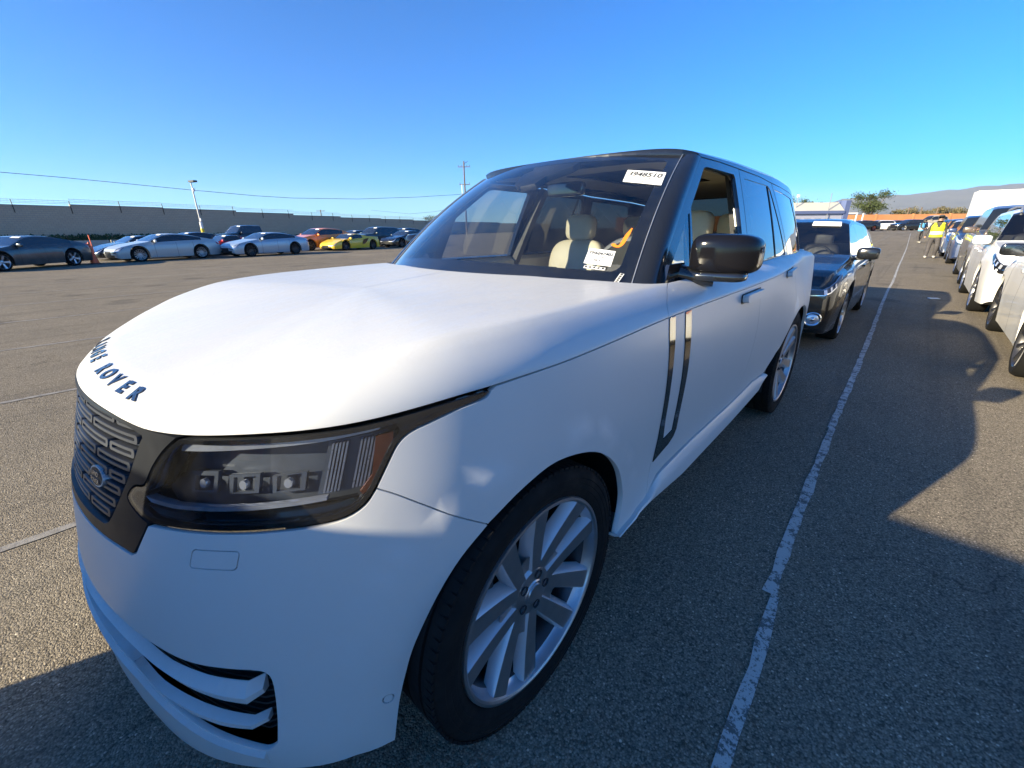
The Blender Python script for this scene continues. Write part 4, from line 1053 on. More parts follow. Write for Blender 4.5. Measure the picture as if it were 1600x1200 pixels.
def car_wheel(r, rimm, style):
    key = (round(r, 3), rimm, style)
    if key in _cw: return _cw[key]
    R1 = r*.74
    V, F = lathe_x([(-.21, R1-.01), (-.22, r*.90), (-.205, r*.985), (-.12, r), (-.03, r*.99), (0, r*.94), (.006, r*.86), (.0, R1+.004), (-.012, R1-.004)], 40)
    ty = bpy.data.meshes.new('tyre'); ty.from_pydata(V, [], F); ty.update(); ty.shade_smooth(); ty.materials.append(MATS['rubber'])
    mb = MB()
    V, F = lathe_x([(-.2, R1*.9), (-.10, R1*.90), (-.03, R1*.93), (-.008, R1*.96), (.003, R1), (-.008, R1+.006)], 40); mb.add(V, F)
    n = {'five': 5, 'ten': 10, 'multi': 7, 'split': 5}[style]
    for q in range(n):
        a = 2*math.pi*q/n+.3
        for sg in ((-1, 1) if style in ('split', 'multi') else (0,)):
            V = []; F = []
            w0, w1 = {'five': (.030, .042), 'ten': (.014, .020), 'multi': (.011, .014), 'split': (.014, .022)}[style]; of0, of1 = (.012*sg, .05*sg) if sg else (0, 0)
            k = r/.36
            for rr, w, of, x in ((.03, w0, of0, -.035), (R1*.55, (w0+w1)/2, (of0+of1)/2, -.022), (R1*.97, w1, of1, -.006)):
                for s, dx in ((-w-.006, -.03), (-w, 0), (w, 0), (w+.006, -.03)):
                    s = (s+of)*k; V.append((x+dx, rr*math.cos(a)-s*math.sin(a), rr*math.sin(a)+s*math.cos(a)))
            for i in range(2):
                for j in range(3): F.append((i*4+j, (i+1)*4+j, (i+1)*4+j+1, i*4+j+1))
            mb.add(V, F)
    V, F = lathe_x([(-.05, .075), (-.032, .065), (-.025, .03), (-.022, 0)], 20); mb.add(V, F)
    V, F = lathe_x([(-.12, r*.5), (-.09, r*.5), (-.088, .05), (-.088, 0)], 28); dk = MB().add(V, F)
    V, F = lathe_x([(-.14, R1*.9), (-.14, 0)], 28); dk.add(V, F)
    rm = bpy.data.meshes.new('rim'); rm.from_pydata([tuple(map(float, v)) for v in mb.v], [], mb.f); rm.update(); rm.shade_smooth(); rm.set_sharp_from_angle(angle=R(30)); rm.materials.append(MATS[rimm])
    ds = bpy.data.meshes.new('brake_disc'); ds.from_pydata([tuple(map(float, v)) for v in dk.v], [], dk.f); ds.update(); ds.materials.append(MATS['black_trim'])
    _cw[key] = (ty, rm, ds); return _cw[key]
def gcar(name, label, kind, col, x, y, rz, group=None, rimm='rim_machined', style='five', glassm='far_glass', roofm=None, clad=None, tags=1, z0=0., scale=None, interior=False, cat='car', rimcol=None, mirror=None, fog=False, lampm='lamp_reflector', detail=False, bars=False, **ov):
    sp = dict(TYPES[kind]); sp.update(ov); L, W, H = sp['L'], sp['W'], sp['H']
    hw = W/2; fo = sp['fo']; wb = sp['wb']; ra = sp['wr']+.055; zc = sp['wr']
    t = thing(name, label, cat, (x, y, z0), rz, group)
    st = set(np.linspace(0, 1, 58))
    for v in [q[0] for q in sp['top']]+[.004, .008, .025, sp['cowl'], sp['hdr'], sp['re'], sp['rg'], *sp['dlo']]: st.add(v)
    for yc in (0, wb):
        for k in np.linspace(-1, 1, 17): st.add((yc+k*ra*.999+fo)/L)
        for k in (-1, 1): st.add((yc+k*(ra+.006)+fo)/L)
    seam = []
    for s_ in sp['seams']:
        a = .006/L; seam.append((s_-a, s_+a)); st.add(s_-a); st.add(s_+a)
    pil = []
    for s_ in sp['bp']:
        a = .035/L; pil.append((s_-a, s_+a)); st.add(s_-a); st.add(s_+a)
    T = sorted(v for v in st if 0 <= v <= 1); T = [v for i, v in enumerate(T) if i == 0 or v-T[i-1] > 1e-5]
    NR = 13
    def section(tt):
        w = hw*lerp_tab(WPLAN2 if kind in ('suv', 'hatch', 'pickup') else WPLAN, tt); zt = H*lerp_tab(sp['top'], tt); zb = min(H*lerp_tab(sp['belt'], tt), zt-.012); zlo = sp['zlo']+.06*max(0, 1-tt/.02)+.08*max(0, (tt-.97)/.03)
        yy = tt*L-fo; za = 0
        for yc in (0, wb):
            d = abs(yy-yc)
            if d < ra: za = max(za, zc+math.sqrt(max(0, ra*ra-d*d)))
        lo = max(zlo, za); h = zt-zb; D = zb-zlo
        z3 = max(zlo+.42*D, lo+.03); z4 = max(zb-.20*D, z3+.02); z5 = max(zb-.05*D, z4+.01)
        wA = 1.0
        for yc in (0, wb): wA = max(wA, 1+.018*max(0, 1-abs(yy-yc)/(ra*1.5)))
        xr = .92*w-sp['tum']*h*.95 if h > .03 else .92*w-sp['tum']*h
        zR = zb+h*.92; xb, xg = .915*w, None
        P = [(0, lo), (.80*w, lo), (.965*w*wA, lo+.012), (w*wA, z3), (.99*w*wA, z4), (.962*w, z5), (xb, zb)]
        def g(q): return (xb+(xr-xb)*q, zb+(zR-zb)*q)
        P += [g(.07), g(.90), g(1.0), (xr*.90, zb+h*.965), (xr*.55, zb+h*.995), (0, zt)]
        return yy, P, h
    SEC = [section(v) for v in T]; n = len(T)
    V = []
    for i, (yy, P, h) in enumerate(SEC):
        bul = 0
        for s_ in (1, -1):
            for k, (px, pz) in enumerate(P):
                dx = 0
                if any(a < T[i] < b for a, b in seam) : pass
                V.append((s_*px, yy, pz))
    def idx(i, s, k): return i*2*NR+(0 if s > 0 else NR)+k
    groups = {}
    def put(key, f): groups.setdefault(key, []).append(f)
    for i in range(n-1):
        tm = (T[i]+T[i+1])/2; h = min(SEC[i][2], SEC[i+1][2]); hm = max(SEC[i][2], SEC[i+1][2])
        for s in (1, -1):
            for k in range(NR-1):
                f = (idx(i, s, k), idx(i+1, s, k), idx(i+1, s, k+1), idx(i, s, k+1))
                if s < 0: f = f[::-1]
                key = 'body'
                if k in (0,): key = 'underside'
                elif k in (1, 2) and clad and (k == 1 or True): key = 'cladding' if k == 1 else 'body'
                if key == 'body' and k in (2, 3, 4) and any(a-1e-9 <= tm <= b+1e-9 for a, b in seam): key = 'seam'
                if k == 7 and sp['dlo'][0] < tm < sp['dlo'][1] and h > .12: key = 'pillar' if any(a <= tm <= b for a, b in pil) else ('side_window', s, sum(tm > b for a, b in pil))
                if k >= 9 and sp['cowl']+.012 < tm < sp['hdr']-.004: key = 'windscreen'
                if k >= 9 and sp['re'] < tm < sp['rg']: key = 'rear_window'
                if k >= 9 and sp['hdr'] <= tm <= sp['re'] and roofm: key = 'roof'
                if k in (8,) and roofm and sp['cowl'] < tm < sp['rg']: key = 'roof'
                if k in (4,) and tm > .955: key = ('tail_light', s)
                put(key, f)
    # end caps with a bowed face
    for end, i, sg in (('f', 0, -1), ('r', n-1, 1)):
        P = SEC[i][1]; yy = SEC[i][0]; NC = 12; base = len(V); rows = list(range(1, 10))+[12]
        for k in rows:
            x_, z_ = P[k]
            if k == 12: x_ = P[9][0]
            for c in range(NC+1):
                q = -1+2*c/NC; zz = z_+(P[12][1]-z_)*(1-q*q) if k >= 9 else z_
                V.append((x_*q, yy+sg*.11*(1-q*q)*(1 if k < 8 else .7), zz))
        for r in range(len(rows)-1):
            for c in range(NC):
                f = (base+r*(NC+1)+c, base+r*(NC+1)+c+1, base+(r+1)*(NC+1)+c+1, base+(r+1)*(NC+1)+c)
                if end == 'r': f = f[::-1]
                q = abs(-1+2*(c+.5)/NC); k = rows[r]; key = 'body'
                if end == 'f':
                    if k in (3, 4) and q < .5: key = 'grille'
                    elif k == 2 and q < .8: key = 'grille'
                    elif k == 1: key = 'cladding' if clad else 'grille'
                else:
                    if k in (4,) and q > .5: key = ('tail_light', 1 if c > NC/2 else -1)
                    elif k in (1,): key = 'cladding'
                put(key, f)
    V = np.array(V)
    def emit(nm, faces, mats, parent, off=0):
        ids = sorted({i for f in faces for i in f}); mp = {a: b for b, a in enumerate(ids)}
        return raw(nm, V[ids], [tuple(mp[i] for i in f) for f in faces], mats, parent, angle=42)
    bodyf = groups.pop('body'); sf = groups.pop('seam', [])
    b = emit('body', bodyf+sf, [col, 'black_trim'], t)
    for i in range(len(bodyf), len(bodyf)+len(sf)): b.data.polygons[i].material_index = 1
    mm = dict(underside='dark_void', cladding=clad or 'black_trim', pillar='black_gloss', side_window=glassm, windscreen=glassm, rear_window='far_glass' if glassm != 'far_glass' else glassm, roof=roofm, headlight=lampm, tail_light='red_lens', grille='grille_dark')
    wso = None
    for key, fs in groups.items():
        nm = key if isinstance(key, str) else key[0]
        o = emit(nm, fs, mm[nm], t)
        if nm == 'windscreen': wso = o
    def surf_pt(s, q, k, off=0.):
        if q <= 1:
            P = SEC[0][1]; yy = SEC[0][0]-.11*(1-q*q)
        else:
            yy, P, _ = section((q-1)*.1)
        i = int(min(k, NR-2)); f = k-i; x_ = P[i][0]*(1-f)+P[i+1][0]*f; z_ = P[i][1]*(1-f)+P[i+1][1]*f
        x_ = x_*min(q, 1)
        d = Vector((x_*.6, -.6 if q < 1.3 else -.35, .12)).normalized()
        return Vector((s*(x_+d.x*off), yy+d.y*off, z_+d.z*off))
    def patch(nm, s, lo, hi, m, par, off=.006, nk=4):
        V = []; F = []
        for (q, k0), (q2, k1) in zip(lo, hi):
            for j in range(nk+1): V.append(surf_pt(s, q, k0+(k1-k0)*j/nk, off))
        for i in range(len(lo)-1):
            for j in range(nk):
                f = (i*(nk+1)+j, (i+1)*(nk+1)+j, (i+1)*(nk+1)+j+1, i*(nk+1)+j+1); F.append(f if s > 0 else f[::-1])
        return raw(nm, V, F, m, par, angle=180)
    qs = [.50, .60, .70, .80, .90, 1.0, 1.12, 1.3, 1.5, 1.7]
    lo_ = [4.35, 4.05, 3.95, 3.95, 4.0, 4.05, 4.15, 4.35, 4.65, 5.0]; hi_ = [4.6, 4.75, 4.85, 4.95, 5.0, 5.05, 5.1, 5.15, 5.2, 5.25]
    for s in (1, -1):
        hl = patch('headlight', s, list(zip(qs, lo_)), list(zip(qs, hi_)), lampm, t, .008)
        patch('lamp_surround', s, [(q, k-.22) for q, k in zip(qs, lo_)], [(q, k+.12) for q, k in zip(qs, hi_)], 'black_gloss', hl, .004)
        if detail:
            patch('light_bar', s, [(q, k+.10) for q, k in zip(qs[1:8], lo_[1:8])], [(q, k+.22) for q, k in zip(qs[1:8], lo_[1:8])], 'chrome', hl, .016)
            patch('chrome_brow', s, [(q, k+.06) for q, k in zip(qs, hi_)], [(q, k+.20) for q, k in zip(qs, hi_)], 'lamp_reflector', hl, .018)
            for q0 in (.66, .78):
                pc = surf_pt(s, q0, 4.45, .012); V2, F2 = superell(tuple(pc), (.085, .05, .075), 1, 1, 16, 10); raw('projector', V2, F2, 'chrome', hl, angle=180)
            for j, q0 in enumerate((1.0, 1.12, 1.25)):
                patch('light_fin', s, [(q0, 4.3+.1*j), (q0+.05, 4.3+.1*j)], [(q0, 4.95), (q0+.05, 4.95)], 'lamp_reflector', hl, .015)
        if fog:
            pc = surf_pt(s, .93, 2.62, .0); rr = fog
            f_ = MB().tube([pc+Vector((s*rr*math.cos(a)*.92, rr*math.cos(a)*.42-.012, rr*.85*math.sin(a))) for a in np.linspace(0, 2*math.pi, 25)], .011, 6, False).build('fog_lamp', 'chrome', t)
            V2, F2 = superell((0, 0, 0), (rr*1.8, .04, rr*1.6), 1, 1, 18, 10); raw('fog_lens', [Vector((x_*.92, y_+s*x_*.42, z_))+pc for x_, y_, z_ in V2], F2, 'lamp_reflector', f_, angle=180)
            V2, F2 = superell((0, 0, 0), (rr*.7, .06, rr*.7), 1, 1, 14, 8); raw('fog_bulb', [Vector(v)+pc+Vector((0, -.01, 0)) for v in V2], F2, 'chrome', f_, angle=180)
        if bars:
            for j in range(3): patch('fog_light_bar', s, [(q, 2.3+.35*j) for q in (.62, .75, .88)], [(q, 2.5+.35*j) for q in (.62, .75, .88)], 'lamp_reflector', t, .018)
            patch('fog_surround', s, [(q, 2.1) for q in (.58, .75, .92)], [(q, 3.45) for q in (.58, .75, .92)], 'black_gloss', t, .008)
    # wheels
    ty, rm, ds = car_wheel(sp['wr'], rimm, style)
    for s in (1, -1):
        for yc in (0, wb):
            w = bpy.data.objects.new('wheel', None); C.objects.link(w); w.parent = t; w.location = (s*(hw-.012), yc, zc-.004); w.rotation_euler = (0, 0, 0 if s > 0 else math.pi)
            for me in (ty, rm, ds):
                o = bpy.data.objects.new(me.name.split('.')[0], me); C.objects.link(o); o.parent = w; o.rotation_euler = (random.random()*6, 0, 0)
    # mirrors
    tc = sp['cowl']+.055; yy, P, h = section(tc)
    for s in (1, -1):
        V2, F2 = superell((0, 0, 0), (.24, .13, .15), .5, .5, 16, 10)
        m_ = raw('door_mirror', [(s*(hw+.055+x_), yy+.02+y_*(1 if y_ < 0 else .4), P[6][1]+.075+z_) for x_, y_, z_ in V2], F2 if s > 0 else [f[::-1] for f in F2], mirror or col, t, angle=180)
        MB().box((s*(hw-.07), yy, P[6][1]+.01), (.18, .05, .035)).build('mirror_arm', 'black_trim', m_)
    for s in (1, -1):
        for td in sp['seams'][1:3]:
            yy2, P2, _ = section(td); MB().box((s*(P2[4][0]*.995+.008), yy2-.14, P2[4][1]+.02), (.03, .17, .028)).build('door_handle', col, t)
    if tags and wso is not None:
        # paper tag inside the top corner of the windscreen
        for s, q0 in ((1, .55),):
            ta = sp['cowl']+(sp['hdr']-sp['cowl'])*.80; tb = sp['cowl']+(sp['hdr']-sp['cowl'])*.95
            (ya, Pa, _), (yb, Pb, _) = section(ta), section(tb)
            q = [(s*Pa[9][0]*.35, ya, Pa[11][1]), (s*Pa[9][0]*.86, ya, Pa[10][1]+.0), (s*Pb[9][0]*.86, yb, Pb[10][1]+.0), (s*Pb[9][0]*.35, yb, Pb[11][1])]
            raw('paper_tag', [(a, b_-.012, c+.012) for a, b_, c in q], [(0, 1, 2, 3)], 'paper', wso, smooth=False)
    if interior:
        cushion('dashboard', (0, L*sp['cowl']-fo+.42, H*.60), (W*.80, .75, .16), 'dash_grey', t)
        for xx in (.36, -.36):
            cushion('seat_back', (xx, L*.40-fo+.25, H*.56), (.46, .16, .62), 'dark_leather', t, tilt=-.2); cushion('headrest', (xx, L*.40-fo+.36, H*.80), (.24, .11, .17), 'dark_leather', t)
        V2 = []; F2 = []; nn = 30
        for i in range(nn):
            a = 2*math.pi*i/nn
            for j in range(6):
                bb = 2*math.pi*j/6; r_ = .18+.014*math.cos(bb); V2.append((.36+r_*math.cos(a), L*sp['cowl']-fo+.66+.014*math.sin(bb)+.35*r_*math.sin(a), H*.64+r_*math.sin(a)*.92))
        for i in range(nn):
            for j in range(6): F2.append((i*6+j, ((i+1) % nn)*6+j, ((i+1) % nn)*6+(j+1) % 6, i*6+(j+1) % 6))
        raw('steering_wheel', V2, F2, 'black_trim', t, angle=180)
        MB().box((0, 1.4, sp['zlo']+.16), (W*.86, 2.9, .04)).build('cabin_floor', 'dark_void', t)
        MB().box((0, wb+.25, H*.50), (W*.8, .2, .7)).build('rear_seat', 'dark_leather', t)
    return t, section, V

G_L = 'cars parked along the block wall'; G_R = 'cars parked nose to tail in the right hand row'; G_F = 'cars parked at the far end of the lot'
def make_cars():
    for nm, c, k in (('paint_black', (.006, .007, .009), dict(dust=.02, rough=.2)), ('paint_gunmetal', (.045, .052, .056), dict(metal=.4)), ('paint_white', (.74, .74, .73), {}), ('paint_chalk', (.42, .44, .44), dict(metal=.2)),
                     ('paint_silver', (.36, .42, .47), dict(metal=.35)), ('paint_red', (.40, .012, .03), {}), ('paint_orange', (.90, .24, .02), {}), ('paint_yellow', (.80, .50, .01), {}), ('paint_navy', (.012, .035, .11), dict(metal=.2)),
                     ('paint_darkgreen', (.02, .035, .04), {}), ('paint_grey', (.20, .20, .195), dict(metal=.5)), ('paint_blue', (.10, .22, .40), dict(metal=.2)), ('paint_beige', (.40, .36, .28), {}), ('paint_darkbrown', (.10, .07, .05), dict(metal=.3)), ('paint_cream', (.82, .81, .77), dict(dust=.04))): get_paint(nm, c, **k)
    simple('red_rim', (.50, .10, .06), .4, .3)
    n = (math.cos(R(13)), math.sin(R(13)))
    def left(fx, fy, name, label, kind, col, rz=13, **k):
        w = k.get('W', TYPES[kind]['W']); a = R(rz); return gcar(name, label, kind, col, fx-(w/2-.03)*math.cos(a), fy-(w/2-.03)*math.sin(a), a, G_L, **k)
    left(-25.56, -1.95, 'sports_sedan', 'dark gunmetal fastback at the far left with pale five spoke wheels', 'coupe', 'paint_gunmetal', rz=42, style='five', H=1.36, bp=())
    left(-31.3, 2.3, 'sports_sedan', 'black low sports car half hidden behind the chalk white fastback', 'sports', 'paint_black', H=1.28, L=4.6)
    left(-28.12, 2.70, 'sports_sedan', 'chalk white four door fastback just right of the orange cone', 'coupe', 'paint_chalk', style='multi', rimm='rim_machined')
    left(-33.0, 4.9, 'sports_sedan', 'black fastback with a pale roof line behind the chalk white fastback', 'coupe', 'paint_black', H=1.44)
    left(-31.4, 6.9, 'sports_car', 'dark red sports car in front of the black pickup', 'sports', 'paint_red', roofm='black_gloss', H=1.24, rimm='rim_dark')
    left(-39.5, 10.0, 'pickup_truck', 'black crew cab pickup truck behind the silver blue fastback', 'pickup', 'paint_black', cat='pickup', rimm='rim_dark')
    left(-27.98, 7.87, 'sports_sedan', 'silver blue four door fastback with dark multi spoke wheels', 'coupe', 'paint_silver', style='multi', rimm='rim_dark')
    left(-32.6, 13.4, 'sports_suv', 'bright orange sports SUV beside the yellow supercar', 'fastsuv', 'paint_orange', rimm='rim_dark', style='split')
    left(-40.4, 20.4, 'sedan_car', 'black sedan showing only its roof behind the orange SUV', 'coupe', 'paint_black', H=1.45)
    left(-30.41, 15.08, 'supercar', 'yellow mid engine supercar with black side scoops', 'sports', 'paint_yellow', rimm='rim_dark', style='multi')
    y_ = C.objects; sc_ = [o for o in bpy.data.objects if o.name.startswith('supercar')][0]
    for s in (1, -1): MB().prism([(1.55, .42), (1.72, .78), (2.25, .86), (2.02, .60), (1.80, .44)], 'x', s*.90, s*.992).build('side_scoop', 'black_gloss', sc_, smooth=False)
    left(-34.6, 19.6, 'large_dark_suv', 'black green SUV parked behind the yellow supercar', 'suv', 'paint_darkgreen', rimm='rim_dark', L=5.0, H=1.74)
    left(-39.2, 25.6, 'sedan_car', 'black car with sloping roof at the right end of the wall row', 'fastsuv', 'paint_black', rimm='rim_dark')
    left(-31.8, 20.9, 'sedan_car', 'black sedan partly cut off by the white SUV windscreen edge', 'coupe', 'paint_black', rimm='rim_dark')
    # black crossover directly behind the white SUV
    t, sec, V = gcar('black_crossover', 'black crossover with round fog lamps right behind the white SUV', 'hatch', 'paint_black', .085, 6.10, 0, None, L=4.42, W=1.84, H=1.50, wb=2.72, fo=.90, glassm='side_glass', interior=True, rimm='rim_machined', style='ten', lampm='lamp_housing', mirror='black_metallic', tags=1, hdr=.425, detail=True, fog=.085, tum=.46)
    # right hand row
    def right(yf, name, label, kind, col, xs=2.42, **k):
        w = k.get('W', TYPES[kind]['W']); return gcar(name, label, kind, col, xs+w/2-.03, yf, 0, G_R, **k)
    gcar('electric_crossover', 'white electric crossover facing away at the right edge with black mirrors', 'hatch', 'paint_cream', 2.47+.88, 8.05, math.pi, G_R, L=4.32, W=1.80, H=1.56, wb=2.55, fo=.84, clad='grey_clad', rimm='rim_dark', style='ten', mirror='black_gloss', glassm='side_glass', interior=True)
    t, s_, V_ = right(9.92, 'white_suv', 'white SUV facing the camera with white mirrors and black lower bumper', 'suv', 'paint_white', xs=2.36, clad='black_trim', glassm='side_glass', interior=True, L=4.66, W=1.87, H=1.66, wb=2.75, lampm='black_gloss', rimm='rim_machined', style='ten', detail=True, bars=True)
    roof_rails(t)
    right(14.7, 'grey_suv', 'tall grey SUV with brown mirrors behind the white SUV', 'suv', 'paint_grey', xs=2.40, L=5.0, H=1.85, W=1.98, wb=2.95, mirror='paint_darkbrown')
    right(22.6, 'navy_suv', 'navy blue SUV with pale headlights in the right hand row', 'suv', 'paint_navy', xs=2.33, W=1.92, H=1.72)
    right(27.9, 'small_car', 'pale blue and white small car behind the navy SUV', 'hatch', 'paint_white', xs=2.22)
    right(33.6, 'navy_suv', 'dark navy SUV two cars beyond the navy blue SUV', 'suv', 'paint_navy', xs=2.2)
    right(39.5, 'parked_car', 'grey car in the right hand row next to the far worker', 'hatch', 'paint_grey', xs=2.2)
    right(45.4, 'parked_car', 'black car second from the far end of the right row', 'suv', 'paint_black', xs=2.1)
    right(51.4, 'parked_car', 'white car at the far end of the right row', 'suv', 'paint_white', xs=2.1)
    # vehicle ahead, out of frame; its shadow falls over the white SUV's nose
    gcar('suv_ahead', 'dark SUV parked ahead whose shadow covers the white SUV bumper', 'suv', 'paint_black', .10, -6.25, 0, None, L=4.95, W=1.93, H=1.78, wb=2.95)
    # far end
    def far(x, y, label, kind, col, rz=-50, **k):
        return gcar('far_car', label, kind, col, x, y, R(rz), G_F, z0=gh(x, y), tags=0, **k)
    far(-7.8, 90.2, 'black SUV with orange red wheels beside the traffic cone', 'fastsuv', 'paint_black', rimm='red_rim')
    far(-2.0, 94.8, 'black and white two tone SUV behind the walking workers', 'suv', 'paint_black', clad='paint_white', rimm='rim_machined', W=1.95)
    far(-6.0, 98.5, 'white SUV in the second far row left of the yellow cap', 'suv', 'paint_white')
    far(-1.6, 103.5, 'white sedan in the second far row near the cream van', 'coupe', 'paint_white')
    far(3.0, 106.5, 'silver SUV in the second far row', 'suv', 'paint_chalk')
    far(-9.8, 99.0, 'dark grey SUV with its roof just above the far black SUV', 'suv', 'paint_gunmetal')
    far(-4.4, 108.0, 'dark sedan at the back of the far rows', 'suv', 'paint_black')
    far(6.5, 110.0, 'white SUV by the semi trailer', 'suv', 'paint_white', H=1.9)
    far(.6, 109.5, 'cream delivery van in the far rows', 'suv', 'paint_beige', H=2.4, cat='van')

def roof_rails(t):
    for s in (1, -1): MB().tube([(s*.62, .95, 1.600), (s*.60, 1.1, 1.675), (s*.60, 2.0, 1.69), (s*.60, 2.9, 1.66), (s*.61, 3.0, 1.60)], .018, 6).build('roof_rail', 'galvanised', t)
# =====================================================================  ground, lines, wall, background
def gh(x, y):
    t = min(1, max(0, (y-38)/50)); return .5*t*t*(3-2*t)
def make_ground():
    xs = [-10500, -2000, -400, -120, -60, -30, -15, -8, -4, -2, 0, 2, 4, 8, 15, 30, 60, 120, 400, 2000, 10500]
    ys = [-5500, -2000, -400, -100, -40, -15, -5, 0, 5, 12, 20, 30, 38, 43, 48, 53, 58, 63, 68, 73, 78, 83, 88, 100, 150, 300, 1000, 3000, 14500]
    V = [(x, y, gh(x, y)) for x in xs for y in ys]; m = len(ys)
    F = [(i*m+j, (i+1)*m+j, (i+1)*m+j+1, i*m+j+1) for i in range(len(xs)-1) for j in range(m-1)]
    tag(raw('ground', V, F, 'asphalt', angle=180), kind='structure')
def stripe(pts, w, m, seed=0):
    rnd = random.Random(seed); V = []; F = []; P = []
    for (x0, y0), (x1, y1) in zip(pts[:-1], pts[1:]):
        L = math.hypot(x1-x0, y1-y0); n = max(1, int(L/(.12 if y0 < 12 else .6)))
        for k in range(n): P.append((x0+(x1-x0)*k/n, y0+(y1-y0)*k/n))
    P.append(pts[-1])
    for i, (x, y) in enumerate(P):
        a = P[min(i+1, len(P)-1)]; b = P[max(i-1, 0)]; dx, dy = a[0]-b[0], a[1]-b[1]; l = math.hypot(dx, dy); nx, ny = -dy/l, dx/l
        j1, j2 = rnd.uniform(-.006, .006), rnd.uniform(-.006, .006); z = gh(x, y)+.004
        V += [(x+nx*(w/2+j1), y+ny*(w/2+j1), z), (x-nx*(w/2+j2), y-ny*(w/2+j2), z)]
    for i in range(len(P)-1): F.append((2*i, 2*i+1, 2*i+3, 2*i+2))
    o = raw('painted_line', V, F, m, angle=180); return tag(o, kind='structure')
def make_lines():
    stripe([(1.49, -2.5), (1.482, -.1), (1.462, .55), (1.437, .93)], .037, 'line_paint', 1)
    stripe([(1.418, .93), (1.40, 1.5), (1.375, 2.6), (1.372, 2.9)], .045, 'line_paint', 2)
    stripe([(1.362, 2.9), (1.35, 4.15), (1.30, 7.0), (1.24, 9.6), (1.20, 12.0), (1.19, 14.33), (1.08, 20), (.98, 27), (.80, 38), (.45, 55), (.1, 72)], .047, 'line_paint', 3)
    stripe([(-1.31, -30), (-1.31, 0), (-1.30, 23), (-1.42, 65)], .05, 'worn_line_paint', 4)
    for i, x in enumerate((-4.10, -6.80, -9.5, -12.2, -14.9, -17.6, -20.3)): stripe([(x-.03, -40), (x, 0), (x+.12, 40), (x+.1, 70)], .062, 'worn_line_paint', 5+i)
    # loose bits of litter and grit
    rnd = random.Random(5)
    for i, (x, y, lab) in enumerate(((1.95, 11.2, 'scrap of pale paper lying in the lane beyond the shadow'), (-14.5, 9.0, 'flat white scrap on the asphalt towards the yellow supercar'))):
        MB().box((0, 0, .012), (.16, .10, .012), .4).build('paper_scrap', 'paper').location = (x, y, 0); o = bpy.context.scene.objects
        tag(C.objects[-1], lab, 'litter')
